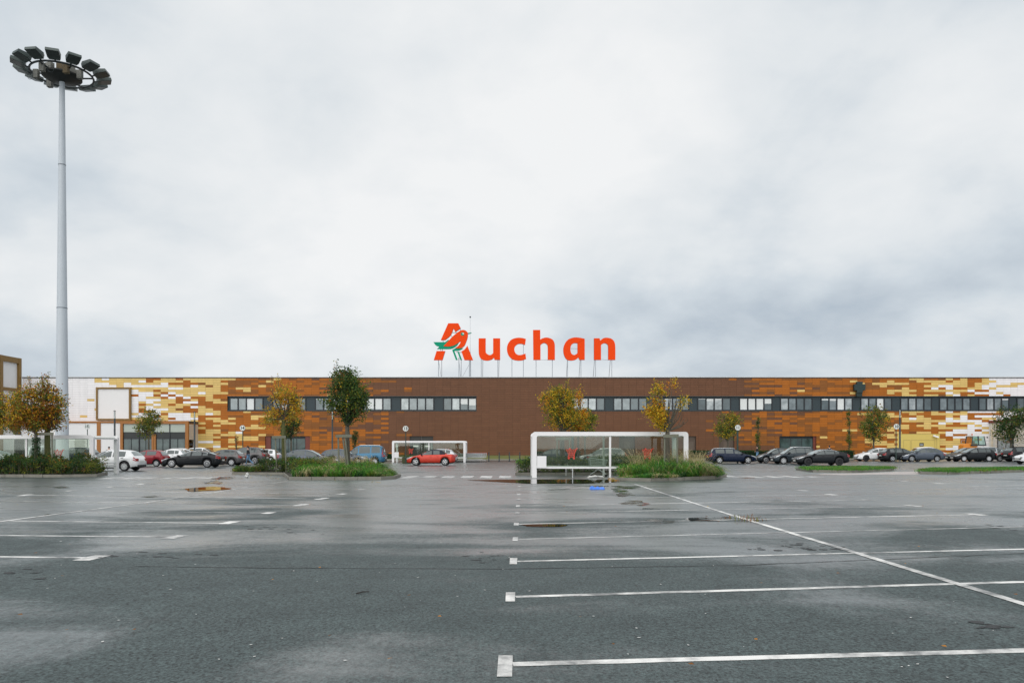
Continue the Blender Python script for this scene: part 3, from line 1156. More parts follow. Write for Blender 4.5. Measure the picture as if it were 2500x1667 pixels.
XL, XR = 58, 2700
slab(XL, XR, ROW0 - .5, S0)
slab(XL, strips[0][0], S0, S1)
slab(strips[0][1], strips[1][0], S0, S1)
slab(strips[1][1], XR, S0, S1)
slab(XL, XR, S1, zr(24))
cur = XL
for x0, x1, k in doors_px:
    slab(cur, x0, zr(24), 1130)
    if k != 'yellow':
        slab(x0, x1, zr(24), DT)
    cur = x1
slab(cur, XR, zr(24), 1130)
mb.build('cladding_carrier', carrier, mall)

# coping: a thin pale line over a dark edge
mb = MB(base)
mb.box(WX0, WX1, YP - .08, D + .4, Zf(923.2), Zf(921.6), 0)
mb.box(WX0, WX1, YP - .10, D + .45, Zf(921.6) + .003, Zf(920.2), 1)
mb.build('roof_coping', [dark, mat('pale_coping', (.62, .62, .62), .4)], mall)

# colour shares along the facade, in source pixels
STOPS = [
    (58, (1, 0, 0, 0, 0)), (195, (1, 0, 0, 0, 0)), (225, (.86, .14, 0, 0, 0)), (255, (.80, .18, .02, 0, 0)), (310, (.56, .36, .08, 0, 0)), (370, (.36, .47, .17, 0, 0)),
    (430, (.20, .51, .28, .01, 0)), (490, (.08, .46, .41, .05, 0)), (545, (.02, .34, .50, .14, 0)), (600, (0, .22, .52, .26, 0)), (680, (0, .12, .50, .38, 0)),
    (755, (0, .05, .50, .42, .03)), (800, (0, .01, .48, .40, .11)), (850, (0, 0, .36, .36, .28)), (900, (0, 0, .22, .27, .51)), (950, (0, 0, .12, .15, .73)),
    (1000, (0, 0, .035, .055, .91)), (1030, (0, 0, 0, 0, 1)), (1722, (0, 0, 0, 0, 1)), (1760, (0, 0, .05, .10, .85)), (1800, (0, 0, .16, .27, .57)), (1850, (0, 0, .33, .35, .32)),
    (1905, (0, 0, .42, .39, .19)), (1960, (0, .01, .48, .43, .08)), (2020, (0, .05, .52, .42, .01)), (2100, (0, .11, .55, .34, 0)), (2170, (0, .25, .55, .20, 0)),
    (2230, (.01, .42, .49, .08, 0)), (2290, (.08, .52, .38, .02, 0)), (2350, (.25, .48, .27, 0, 0)), (2400, (.55, .28, .17, 0, 0)), (2460, (.82, .12, .06, 0, 0)), (2560, (.95, .03, .02, 0, 0)), (2720, (1, 0, 0, 0, 0))]


def share(x):
    for k in range(len(STOPS) - 1):
        if STOPS[k][0] <= x <= STOPS[k + 1][0]:
            t = (x - STOPS[k][0]) / (STOPS[k + 1][0] - STOPS[k][0])
            return [lerp(a, b, t) for a, b in zip(STOPS[k][1], STOPS[k + 1][1])]
    return list(STOPS[-1][1])


mb = MB(base)
cols = []
x = 58.0
while x < 2700:
    wpx = 18.9 - 1.7 * ((x - 1250) / 1250) ** 2
    cols.append((x, x + wpx))
    x += wpx
RP = random.Random(5)
last = {}
for (xa, xb) in cols:
    for r in range(NROW):
        ya, yb = zr(r), zr(r + 1)
        cx_, cy_ = (xa + xb) / 2, (ya + yb) / 2
        pieces = [(xa, xb)]
        for (x0, x1, y0, y1) in rects:
            if y0 < cy_ < y1:
                np_ = []
                for a_, b_ in pieces:
                    if b_ <= x0 or a_ >= x1:
                        np_.append((a_, b_))
                    else:
                        if a_ < x0 - 1.5:
                            np_.append((a_, x0))
                        if b_ > x1 + 1.5:
                            np_.append((x1, b_))
                pieces = np_
        vv = r / 33.0
        sx = cx_ - (105 * (vv - .35) * clamp((cx_ - 215) / 160) if cx_ < 700 else 0) + (95 * (vv - .30) if cx_ > 2190 else (25 * (vv - .5) if cx_ > 1700 else 0))
        wts = share(clamp(sx, 58, 2719))
        # neighbouring rows tend to repeat the colour beside them
        pv_ = last.get(r)
        if pv_ is not None and wts[pv_] > .12 and RP.random() < .22:
            ci = pv_
        else:
            ci = RP.choices(range(5), wts)[0]
        last[r] = ci
        for a_, b_ in pieces:
            gx, gz_ = .007, (.006 if ci == 0 else .010)
            mb.box(Xf(a_) + gx, Xf(b_) - gx, YP, Y0 - .002, Zf(yb) + gz_, Zf(ya) - gz_, ci)
mb.build('cladding_panel', PAL, mall)

# window bands
pane_m = [pane_mat('pane_grey', (.10, .115, .12), .13), pane_mat('pane_dark', (.03, .045, .05), .09), pane_mat('pane_pale', (.27, .28, .28), .16)]
blind_m = mat('roller_blind', (.72, .74, .73), .6, var=.03)
for (x0, x1) in strips:
    mb = MB(base)
    mb.box(Xf(x0), Xf(x1), D - .06, D - .001, Zf(S1), Zf(S0), 0)
    mb.box(Xf(x0) - .02, Xf(x1) + .02, YP - .03, D - .062, Zf(S0) - .02, Zf(S0) + .07, 0)
    mb.box(Xf(x0) - .02, Xf(x1) + .02, YP - .06, D - .062, Zf(S1) - .08, Zf(S1) + .03, 0)
    mb.build('window_band', body_dark, mall)
winL = [(562 + 104.2 * k, 562 + 104.2 * k + 80.5) for k in range(6)]
winR = [(1396, 1475.8), (1498, 1579), (1601, 1681), (1703, 1783), (1805, 1884), (1905, 1982), (2004, 2080), (2101, 2176), (2198, 2273), (2293, 2367.5), (2389, 2462), (2482, 2556)]
blinds = {(0, 2): 1.0, (0, 3): 0.0, (5, 2): .5, (5, 3): .6, (3, 1): .9, (3, 2): .95, (3, 3): .0, (2, 0): .08, (9, 0): .05, (9, 1): .22, (9, 2): .12, (10, 0): 1, (10, 1): 1, (10, 2): .98, (10, 3): .45, (12, 0): .15, (12, 1): .2, (12, 2): 1, (13, 2): 1, (8, 1): .1, (6, 0): .2, (16, 3): .12}
for wi, (x0, x1) in enumerate(winL + winR):
    a_, b_ = Xf(x0), Xf(x1)
    zt_, zb_ = Zf(973.0), Zf(1000.0)
    mb = MB(base)
    fw = .10
    yf0, yf1 = D - .16, D - .062
    mb.box(a_ - fw, b_ + fw, yf0, yf1, zt_, zt_ + fw)
    mb.box(a_ - fw, b_ + fw, yf0 - .02, yf1, zb_ - fw, zb_)
    pw_ = (b_ - a_) / 4
    for k in range(5):
        hw = .095 if 0 < k < 4 else .06
        mb.box(a_ + k * pw_ - hw, a_ + k * pw_ + hw, yf0 + .004, yf1, zb_ + .001, zt_ - .001)
    wo = mb.build('window', frame_dark, mall)
    mb = MB(base)
    for k in range(4):
        mi = RP.choices((0, 1, 2), (5, 2, 3) if wi < 14 else (3, 5, 1))[0]
        mb.box(a_ + k * pw_ + .096, a_ + (k + 1) * pw_ - .096, D - .10, D - .064, zb_ + .002, zt_ - .002, mi)
    mb.build('pane', pane_m, wo)
    for k in range(4):
        f_ = blinds.get((wi, k), 0)
        if f_ > .03:
            mb = MB(base)
            mb.box(a_ + k * pw_ + .10, a_ + (k + 1) * pw_ - .10, D - .108, D - .1005, zt_ - .004 - (zt_ - zb_ - .01) * f_, zt_ - .004)
            mb.build('blind', blind_m, wo)

# ground floor openings
redb = mat('red_brown_panel', (.155, .03, .015), .45, var=.12)
door_br = mat('door_brown', (.085, .058, .042), .5, var=.15)
yel = mat('yellow_door_paint', (.66, .50, .13), .5, var=.06)
shopglass = pane_mat('shop_glass', (.015, .04, .036), .035)
zdoor = ZB - .3
for x0, x1, k in doors_px:
    a_, b_ = Xf(x0), Xf(x1)
    zt_ = Zf(DT if k != 'yellow' else zr(24))
    if k == 'shop':
        mb = MB(base)
        mb.box(a_, b_, D - .03, D - .001, zdoor, zt_)
        so_ = mb.build('shop_front', frame_dark, mall)
        mb = MB(base)
        inner0 = a_ + (.75 if x0 < 1000 else .12)
        inner1 = b_ - (.7 if x0 < 1000 else .42)
        nb = 3 if x0 > 1000 else 4
        for q in range(nb):
            s0, s1 = lerp(inner0, inner1, q / nb), lerp(inner0, inner1, (q + 1) / nb)
            mb.box(s0 + .05, s1 - .05, D - .06, D - .032, zdoor + .4, zt_ - .35)
        mb.build('glass', shopglass, so_)
        if x0 < 1000:
            mb = MB(base)
            mb.box(a_, inner0 - .02, D - .14, D - .034, zdoor, zt_ - .01)
            mb.build('side_panel', redb, so_)
        mb = MB(base)
        mb.box(inner1 + .02, b_, D - .14, D - .034, zdoor, zt_ - .01)
        mb.build('side_panel', redb, so_)
    elif k == 'double':
        for s0, s1 in ((a_, (a_ + b_) / 2), ((a_ + b_) / 2, b_)):
            mb = MB(base)
            mb.box(s0 + .02, s1 - .02, D - .05, D - .002, zdoor, zt_ - .02)
            do_ = mb.build('delivery_door', mat('door_dark', (.035, .032, .028), .5), mall)
            mb = MB(base)
            m_ = (s0 + s1) / 2
            mb.box(m_ - .36, m_ + .36, D - .062, D - .051, Zf(1090.5), Zf(1087))
            mb.build('notice', white, do_)
    elif k == 'plain':
        mb = MB(base)
        mb.box(a_ + .02, b_ - .02, D - .05, D - .002, zdoor, zt_ - .02)
        do_ = mb.build('service_door', door_br, mall)
        mb = MB(base)
        m_ = lerp(a_, b_, .52)
        mb.box(m_ - .42, m_ + .42, D - .075, D - .051, zdoor, Zf(1078))
        mb.build('door_leaf', mat('door_leaf_brown', (.11, .08, .06), .5), do_)
    else:
        mb = MB(base)
        mb.box(a_ + .01, b_ - .01, Y0 - .03, D - .002, zdoor, zt_ - .02)
        do_ = mb.build('garage_door', yel, mall)
        mb = MB(base)
        lines = mat('door_joint', (.33, .24, .08), .6)
        for px0, px1 in ((2203, 2220), (2222, 2280)):
            mb.box(Xf(px0), Xf(px1), Y0 - .036, Y0 - .031, Zf(1074.6), Zf(1073.9))
            mb.box(Xf(px0), Xf(px0) + .04, Y0 - .036, Y0 - .031, zdoor, Zf(1074.7))
            mb.box(Xf(px1) - .04, Xf(px1), Y0 - .036, Y0 - .031, zdoor, Zf(1074.7))
        mb.box(Xf(2284), Xf(2285), Y0 - .036, Y0 - .031, zdoor, Zf(1061))
        mb.build('door_joint', lines, do_)
        mb = MB(base)
        mb.box(Xf(2242), Xf(2252.5), Y0 - .055, Y0 - .032, Zf(1089), Zf(1081), 0)
        mb.box(Xf(2243.5), Xf(2251), Y0 - .06, Y0 - .0555, Zf(1086), Zf(1084.6), 1)
        mb.build('door_plate', [dark, white], do_)

cc = thing('security_camera', 'white security camera mounted on the wall above the yellow garage door', 'security camera', (Xf(2281), Y0 - .05, Zf(1065)))
mb = MB()
mb.obox((-.1, -.28, 0), (.32, -.12, -.12), (.03, .09, 0), (.03, 0, .1), 0)
mb.build('camera_housing', white, cc)
mb = MB()
mb.tube([(.15, 0, -.02), (.15, -.2, -.02)], .035, 6)
mb.build('bracket', steel, cc)

# framed blank billboard panel over the entrance
bb = thing('blank_billboard', 'large blank white panel in a deep brown frame on the white wall', 'billboard', (Xf(282), YP, Zf(986)))
o_ = Vector((Xf(282), YP, Zf(986)))
mb = MB(o_)
a_, b_, zt_, zb_ = Xf(240), Xf(324), Zf(946), Zf(1026)
yf = YP - .35
for q in ((a_, b_, zt_ - .23, zt_), (a_, b_, zb_, zb_ + .23), (a_, a_ + .23, zb_ + .231, zt_ - .231), (b_ - .23, b_, zb_ + .231, zt_ - .231)):
    mb.box(q[0], q[1], yf, YP - .01, q[2], q[3], 0)
mb.build('frame', trim_ol, bb)
mb = MB(o_)
mb.box(a_ + .231, b_ - .231, YP - .2, YP - .01, zb_ + .232, zt_ - .232)
mb.build('panel', mat('blank_panel_white', (.78, .765, .755), .5, var=.03), bb)

# entrance porch with glazed front, projecting from the wall
dP = 104.3
pxL, pxR = PX(293, dP), PX(459.5, dP)
zP = PZ(1027, dP)
po = Vector(((pxL + pxR) / 2, dP, 0))
pch = thing('entrance_porch', 'glazed entrance porch in orange timber framing projecting from the store front', 'entrance', po)
mb = MB(po)
mb.box(pxL, pxR, dP, dP + .3, zP - .42, zP)
mb.box(pxL, pxL + .36, dP, dP + .3, -.2, zP - .421)
mb.box(pxR - .42, pxR, dP, dP + .3, -.2, zP - .421)
xm = PX(375, dP)
mb.box(xm - .28, xm - .02, dP, dP + .3, -.2, PZ(1060, dP))
mb.box(xm + .02, xm + .28, dP, dP + .3, -.2, PZ(1060, dP))
mb.build('frame', trim_or, pch)
mb = MB(po)
mb.box(pxL, pxR, dP + .31, D - .06, zP - .3, zP - .02)
mb.build('roof', dark, pch)
mb = MB(po)
mb.box(pxR - .30, pxR - .02, dP + .302, YP - .01, zP - .42, zP - .015, 1)
mb.box(pxR - .28, pxR - .04, dP + .302, dP + 1.9, PZ(1073, 105), zP - .421, 0)
mb.box(pxR - .28, pxR - .04, dP + 2.2, YP - .01, -.2, zP - .421, 0)
mb.build('side_wall', [mat('beige_render', (.62, .54, .44), .7, var=.05), trim_or], pch)
mb = MB(po)
gl0, gl1 = pxL + .361, pxR - .421
zt1, zt2 = PZ(1031, dP) - .02, PZ(1054.5, dP)
xq = [gl0, lerp(gl0, xm, .52), xm, lerp(xm, gl1, .50), gl1]
for k in range(4):
    mb.box(xq[k] + .06, xq[k + 1] - .06, dP + .16, dP + .2, zt2, zt1, 0)
mb.build('transom_panel', mat('frosted_panel', (.40, .44, .38), .35, var=.05), pch)
mb = MB(po)
zg = PZ(1071, dP)
for k in range(4):
    s0, s1 = xq[k] + .06, xq[k + 1] - .06
    if k == 1:
        s1 = xm - .3
    if k == 2:
        s0 = xm + .3
    mb.box(s0, s1, dP + .17, dP + .21, zg + .1, zt2 - .06, 1)
    n_ = 2
    for q in range(n_):
        mb.box(lerp(s0, s1, q / n_) + .05, lerp(s0, s1, (q + 1) / n_) - .05, dP + .17, dP + .21, 0, zg - .02, 0)
mb.build('glass', [pane_mat('porch_glass', (.03, .05, .045), .05), pane_mat('porch_glass_dark', (.006, .007, .006), .012)], pch)
mb = MB(po)
mb.box(gl0, gl1, dP + .26, dP + .29, -.2, zt1 + .1)
for k in range(1, 4):
    mb.box(xq[k] - .06, xq[k] + .06, dP + .1, dP + .255, -.1, zt1)
mb.box(gl0, gl1, dP + .12, dP + .256, zg - .02, zg + .1)
mb.build('mullion', frame_dark, pch)

# lower white ground-floor volume to the west of the porch
dW = 106.2
wl, wr = PX(-40, dW), pxL - .01
ax = Vector(((wl + wr) / 2, dW, 0))
wb = thing('side_annex', 'low white ground-floor annex with brown posts beside the entrance porch', 'building', ax)
zW = PZ(1028, dW)
mb = MB(ax)
mb.box(wl, wr, dW, D - .36, -.3, zW - .25)
mb.build('wall', mat('annex_white', (.78, .77, .765), .5, var=.03), wb)
mb = MB(ax)
mb.box(wl, wr, dW - .12, D - .36, zW - .249, zW)
mb.box(PX(237, dW), PX(246, dW), dW - .10, dW - .002, -.2, zW - .251)
mb.build('frame', trim_or, wb)
mb = MB(ax)
mb.box(PX(172, dW), PX(206, dW), dW - .05, dW - .003, -.2, PZ(1074, dW))
mb.build('shutter_door', mat('shutter_white', (.62, .62, .61), .5), wb)
mb = MB(ax)
mb.box(PX(-10, dW), PX(26, dW), dW - .05, dW - .003, -.2, PZ(1072, dW))
mb.build('window', pane_mat('annex_glass', (.16, .19, .13), .2), wb)
mb = MB(ax)
mb.box(PX(60, dW), PX(137, dW), dW - 1.6, dW - .003, PZ(1073, dW), PZ(1068, dW))
mb.build('canopy', white, wb)

# taller white block on the west edge, seen along its flank
tb0 = Vector((-80, 100, 0))
tb = thing('tall_side_block', 'tall white block with brown framed panels rising above the west end of the roofline', 'building', tb0)
xw = PX(58, D)
zT = PZ(876, D)
mb = MB(tb0)
mb.box(-96, xw - .3, 99.5, D - .02, -.3, zT - .1)
mb.build('wall', mat('block_white', (.74, .73, .725), .5, var=.03), tb)
mb = MB(tb0)
for z0, z1 in ((zT - .75, zT), (PZ(957, D), PZ(950, D)), (PZ(1032, D), PZ(1026, D))):
    mb.box(xw - .3, xw - .04, 99.4, D - .4, z0, z1, 0)
for y0, y1 in ((107.0, 107.58), (103.1, 103.7), (99.4, 99.95)):
    mb.box(xw - .3, xw - .02, y0, y1, -.2, zT + .01, 0)
mb.box(-96, xw - .31, 99.2, 99.49, zT - .75, zT, 0)
mb.box(-96, xw - .31, 99.2, 99.49, PZ(957, D), PZ(950, D), 0)
for xk in (-72.5, -78, -84, -90):
    mb.box(xk, xk + .5, 99.15, 99.49, -.2, zT + .01, 0)
mb.build('frame', trim_ol, tb)

# low beige block on the east edge
eb0 = Vector((PX(2412, D), 102, 0))
eb = thing('beige_lean_to', 'low beige block with a brown roof edge projecting at the east end of the store', 'building', eb0)
zE = PZ(1027, D)
mb = MB(eb0)
mb.box(eb0.x, eb0.x + 24, 100.4, YP - .02, -.3, zE - .36)
mb.build('wall', mat('beige_wall', (.66, .61, .53), .7, var=.05), eb)
mb = MB(eb0)
mb.box(eb0.x - .12, eb0.x + 24.1, 100.2, YP - .015, zE - .359, zE)
mb.build('roof', redb, eb)
mb = MB(eb0)
mb.box(eb0.x - .05, eb0.x - .002, 102.4, 105.9, -.2, PZ(1067, 105))
do_ = mb.build('door', frame_dark, eb)
mb = MB(eb0)
mb.box(eb0.x - .07, eb0.x - .051, 102.7, 103.9, 0, PZ(1069, 105))
mb.box(eb0.x - .07, eb0.x - .051, 104.1, 105.6, 0, PZ(1069, 105))
mb.build('glass', pane_m[0], do_)
mb = MB(eb0)
mb.tube([(eb0.x - .12, 106.9, 0), (eb0.x - .12, 106.9, PZ(1047, D))], .06, 6)
mb.build('downpipe', mat('pipe_beige', (.66, .55, .36), .5), eb)

# pharmacy-style dark cross on the wall
pc0 = Vector((Xf(2092.5), YP - .02, Zf(946)))
pc = thing('cross_sign', 'dark green cross sign mounted high on the orange panels', 'sign', pc0)
mb = MB()
a1, a2 = .78, .40
cr = [(-a2, -a1), (a2, -a1), (a2, -a2 - .04), (a1, -a2 - .04), (a1, a2), (a2, a2), (a2, a1), (-a2, a1), (-a2, a2), (-a1, a2), (-a1, -a2 - .04), (-a2, -a2 - .04)]
mb.prism(cr, -.55, -.15)
mb.build('cross_box', mat('cross_green', (.008, .028, .026), .4), pc)
mb = MB()
mb.box(-.38, .38, -.42, -.0, -1.32, -.781)
mb.build('bracket', mat('bracket_green', (.006, .022, .018), .5), pc)

# verge in front of the wall
vg = MB()
vx0, vx1 = PX(930, 98), PX(2330, 98)
n_ = 60
for k in range(n_ + 1):
    x_ = lerp(vx0, vx1, k / n_)
    vg.add([(x_, 97.2, gz(x_) - .02), (x_, 97.25, gz(x_) + .14), (x_, 100, .25 + .06 * noise.noise(Vector((x_ * .3, 0, 0)))), (x_, Y0 + .02, .52)])
for k in range(n_):
    for q in range(3):
        i = k * 4 + q
        vg.face((i, i + 4, i + 5, i + 1), 1 if q == 0 else 0)
tag(vg.build('grass_verge', [mat('verge_turf', (.13, .14, .035), .9, var=.4, scale=1.2), kerb_mat]), 'grassy bank along the foot of the store wall', kind='structure')

# hedges along the wall
def hedge(label, px0, px1, d0, d1, z1, n):
    x0, x1 = PX(px0, d0), PX(px1, d0)
    o = thing('hedge', label, 'hedge', ((x0 + x1) / 2, (d0 + d1) / 2, .2), 0, 'clipped hedges along the store wall')
    mb = MB(((x0 + x1) / 2, (d0 + d1) / 2, .2))
    mb.box(x0 + .15, x1 - .15, d0 + .15, d1 - .15, .2, z1 - .12, 2)
    for _ in range(n):
        f_ = R.random()
        p = Vector((R.uniform(x0, x1), R.uniform(d0, d1), R.uniform(.25, z1)))
        if f_ < .55:
            p.y = d0 + R.gauss(.08, .06)
        else:
            p.z = z1 - abs(R.gauss(0, .06))
        leaf(mb, p, .13 * R.uniform(.7, 1.3), R.choices((0, 1), (70, 30))[0])
    mb.build('foliage', [lf['dg'], lf['gd'], mat('hedge_core', (.008, .016, .008), .95)], o)


hedge('dark clipped hedge seen through the glass of the near trolley shelter', 1296, 1418, 98.2, 99.6, PZ(1102, 98), 2600)
hedge('long dark clipped hedge behind the blue estate car', 1672, 2088, 98.2, 99.8, PZ(1099.5, 98), 7500)
hedge('short ragged shrub row beside the blue van', 936, 958, 98.0, 99.0, PZ(1108, 98), 900)

# ---------------------------------------------------------------- roof sign
DS = 109.5
SY = lambda c: (1040 + c[0] * .2041, 760 + c[1] * .2041)
AY = lambda c: (1040 + c[0] * .10840, 760 + c[1] * .10840)
sign0 = Vector((PX(1280, DS), DS, ztop - .1))
sign = thing('rooftop_sign', 'huge orange rooftop lettering reading Auchan with a bird emblem on thin steel poles', 'sign', sign0)
so_r = mat('sign_orange', (.86, .062, .002), .6, var=.03, spec=.15)
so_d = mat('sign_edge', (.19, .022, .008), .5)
sg = mat('sign_green', (.003, .30, .165), .6, var=.04, spec=.15)
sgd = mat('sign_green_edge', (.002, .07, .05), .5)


def smooth_poly(pts):
    """pts: (x, y) corners or (x, y, 1) smooth points; smooth runs become Catmull-Rom arcs"""
    n = len(pts)
    out = []
    for k in range(n):
        p0, p1, p2, p3 = pts[k - 1], pts[k], pts[(k + 1) % n], pts[(k + 2) % n]
        out.append((p1[0], p1[1]))
        s1, s2 = len(p1) > 2, len(p2) > 2
        if s1 or s2:
            a = p0 if s1 else (2 * p1[0] - p2[0], 2 * p1[1] - p2[1])
            b = p3 if s2 else (2 * p2[0] - p1[0], 2 * p2[1] - p1[1])
            for q in (1, 2, 3, 4):
                t = q / 5
                f = lambda i: .5 * (2 * p1[i] + (p2[i] - a[i]) * t + (2 * a[i] - 5 * p1[i] + 4 * p2[i] - b[i]) * t * t + (3 * p1[i] - a[i] - 3 * p2[i] + b[i]) * t ** 3)
                out.append((f(0), f(1)))
    return out


def sign_part(name, pts, m, md, parent, yo=0.0, th=.45, conv=SY):
    P = [conv(p) for p in smooth_poly(pts)]
    mb = MB(sign0)
    mb.prism([(PX(x, DS), PZ(y, DS)) for x, y in P], DS + yo, DS + th, 0, 1)
    return mb.build(name, [m, md], parent)


letters = {
    'u': [(630, 322), (714, 322), (714, 465, 1), (722, 500, 1), (757, 522, 1), (785, 515, 1), (803, 498), (803, 322), (887, 322), (887, 579), (821, 579), (811, 553), (785, 575, 1), (735, 587, 1), (680, 578, 1), (643, 545, 1), (630, 480, 1)],
    'c': [(1195, 330), (1186, 400), (1145, 388, 1), (1100, 390, 1), (1066, 418, 1), (1057, 455, 1), (1068, 494, 1), (1098, 519, 1), (1140, 520, 1), (1190, 504), (1198, 567), (1150, 584, 1), (1090, 586, 1), (1030, 569, 1), (985, 520, 1), (968, 452, 1), (982, 386, 1), (1025, 336, 1), (1090, 316, 1), (1150, 318, 1)],
    'h': [(1281, 222), (1367, 222), (1367, 337), (1400, 320, 1), (1450, 313, 1), (1510, 334, 1), (1537, 378, 1), (1542, 440, 1), (1542, 579), (1457, 579), (1457, 435, 1), (1448, 395, 1), (1417, 377, 1), (1390, 385, 1), (1370, 402), (1370, 579), (1285, 579)],
    'a': [(1899, 328), (1840, 315, 1), (1770, 312, 1), (1700, 338, 1), (1658, 392, 1), (1643, 455, 1), (1652, 522, 1), (1683, 573, 1), (1730, 586, 1), (1785, 578, 1), (1826, 550), (1836, 579), (1899, 579), (1899, 330), (1813, 381), (1813, 497), (1793, 514, 1), (1768, 521, 1), (1740, 503, 1), (1728, 455, 1), (1738, 405, 1), (1770, 379, 1), (1813, 380)],
    'n': [(2010, 321), (2077, 321), (2085, 350), (2120, 322, 1), (2165, 315, 1), (2220, 328, 1), (2254, 365, 1), (2265, 430, 1), (2265, 579), (2180, 579), (2180, 430, 1), (2171, 394, 1), (2140, 379, 1), (2115, 386, 1), (2094, 402), (2094, 579), (2010, 579)],
}
for ch in 'uchan':
    sign_part('letter', letters[ch], so_r, so_d, sign)
for pts in ([(500, 268), (727, 268), (783, 380), (660, 463), (618, 388), (575, 500, 1), (535, 560, 1), (430, 645), (332, 645)], [(238, 892), (432, 892), (370, 1095), (175, 1095)],
            [(932, 770), (1060, 1095), (865, 1095), (795, 900), (855, 868, 1), (900, 820, 1)]):
    sign_part('letter', pts, so_r, so_d, sign, conv=AY)
body_pts = [(945, 486), (905, 442, 1), (850, 420, 1), (790, 427, 1), (735, 458, 1), (690, 490, 1), (590, 575, 1), (500, 672, 1), (398, 780), (430, 790, 1), (540, 788, 1), (640, 762, 1), (730, 706, 1), (777, 672), (770, 715, 1), (730, 772, 1), (662, 826),
            (735, 832, 1), (800, 822, 1), (865, 775, 1), (910, 680, 1), (940, 580, 1)]
em = sign_part('bird_emblem', body_pts, so_r, so_d, sign, -.06, .30, AY)
sign_part('tail', [(165, 692), (430, 692), (500, 640), (700, 690), (740, 702), (690, 775, 1), (600, 832, 1), (500, 848, 1), (248, 848), (300, 793), (225, 768, 1)], sg, sgd, em, .0, .30, AY)
sign_part('leg', [(588, 868), (655, 832), (840, 826), (790, 862, 1), (720, 885, 1), (638, 888), (712, 1092), (672, 1092)], sg, sgd, em, .02, .30, AY)
sign_part('leg', [(706, 905), (742, 905), (812, 1092), (772, 1092)], sg, sgd, em, .02, .30, AY)
sign_part('beak', [(940, 486), (1028, 476), (1005, 494), (955, 512)], sg, sgd, em, .02, .28, AY)
for nm, c_, r_, m_, y_ in (('eye', (824, 512), 38, sg, -.085), ('pupil', (838, 503), 17, white, -.10)):
    sign_part(nm, [(c_[0] + r_ * math.cos(t * PI / 8), c_[1] + r_ * math.sin(t * PI / 8)) for t in range(16)], m_, m_, em, y_, .0, AY)
mb = MB(sign0)
zl = PZ(878, DS)
for cx_ in (148, 178, 392, 412, 517, 533, 660, 672, 858, 866, 1028, 1165, 1317, 1512, 1685, 1695, 1838, 1855, 2010, 2030, 2200, 2225):
    X = PX(SY((cx_, 0))[0], DS)
    rr = .055
    thin = cx_ in (178, 412, 672, 866, 1685, 1838, 2010, 2200)
    mb = MB(sign0)
    if thin:
        mb.tube([(X, DS + 1.4, ztop - .2), (X + .1, DS + .25, zl + .1)], .035, 6)
    else:
        mb.tube([(X, DS + .25, ztop - .2), (X, DS + .25, zl + .3)], rr, 6)
    mb.build('support_pole', steel, sign)
for c0, c1 in (((148, 580), (180, 785)), ((392, 580), (412, 785)), ((434, 780), (522, 620)), ((1372, 575), (1457, 578)), ((2094, 572), (2180, 579)), ((1728, 441), (1813, 444))):
    p0, p1 = SY(c0), SY(c1)
    mb = MB(sign0)
    mb.tube([(PX(p0[0], DS), DS + .3, PZ(p0[1], DS)), (PX(p1[0], DS), DS + .3, PZ(p1[1], DS))], .03, 6)
    mb.build('tie_rod', steel, sign)
for c0, c1 in (((200, 340), (205, 372)), ((174, 450), (178, 480)), ((196, 450), (196, 480)), ((1165, 395), (1165, 510)), ((305, 250), (380, 252)), ((300, 285), (314, 305)), ((405, 205), (412, 232)), ((360, 485), (430, 488))):
    p0, p1 = SY(c0), SY(c1)
    mb = MB(sign0)
    mb.tube([(PX(p0[0], DS), DS + .35, PZ(p0[1], DS)), (PX(p1[0], DS), DS + .35, PZ(p1[1], DS))], .045, 6)
    mb.build('tie_rod', steel, sign)


def mast(label, px, d, py0, py1, r, ball):
    z0, z1 = ztop - .2, PZ(py1, d)
    o = thing('roof_antenna', label, 'antenna', (PX(px, d), d, z0), 0, 'thin masts on the roof')
    mb = MB()
    mb.tube([(0, 0, 0), (0, 0, (z1 - z0) * .45), (0, 0, (z1 - z0) * .451), (0, 0, z1 - z0)], [r * 1.4, r * 1.4, r * .5, r * .4], 6)
    mb.build('pole', steel, o)
    if ball:
        mb = MB()
        mb.lathe([(.01, -.13), (.09, -.09), (.13, 0), (.09, .09), (.01, .13)], 10, (0, 0, z1 - z0))
        mb.build('ball', dark, o)
    for q in range(3):
        mb = MB()
        zz = (z1 - z0) * (.1 + .06 * q)
        mb.box(-.12, .12, -.03, .03, zz, zz + .05)
        mb.build('clamp', steel, o)


mast('tall thin mast topped by a dark ball behind the bird emblem', 1148, 112, 0, 774, .045, True)
mast('short grey mast among the letter poles', 1278, 112.5, 0, 892, .03, False)
mast('thin short aerial on the roof near the dark cross sign', 2102, 114, 0, 903, .03, False)
# ---------------------------------------------------------------- floodlight mast
dM = 56.0
m0 = Vector((PX(151.5, dM), dM, gz(-33)))
hM = PZ(183, dM)
fm = thing('floodlight_mast', 'very tall tapered grey steel mast carrying a ring of floodlights', 'light mast', m0)
galv = mat('mast_paint', (.52, .56, .60), .5, .0, var=.06, scale=.8)
mb = MB()
zt_ = hM - m0.z
prof = [(.62, 0), (.62, .05), (.47, .051)]
for k in range(1, 13):
    z = zt_ * k / 12
    prof.append((lerp(.47, .175, (k / 12) ** .92), z))
mb.lathe(prof, 20)
mb.build('pole', galv, fm, True)
for py in (752, 403):
    z = PZ(py, dM) - m0.z
    r = lerp(.47, .175, (z / zt_) ** .92)
    mb = MB()
    mb.lathe([(r + .004, -.03), (r + .022, -.02), (r + .022, .02), (r + .004, .03)], 20, (0, 0, z))
    mb.build('joint_collar', mat('collar_grey', (.20, .22, .25), .5), fm)
RR = 2.04
mb = MB()
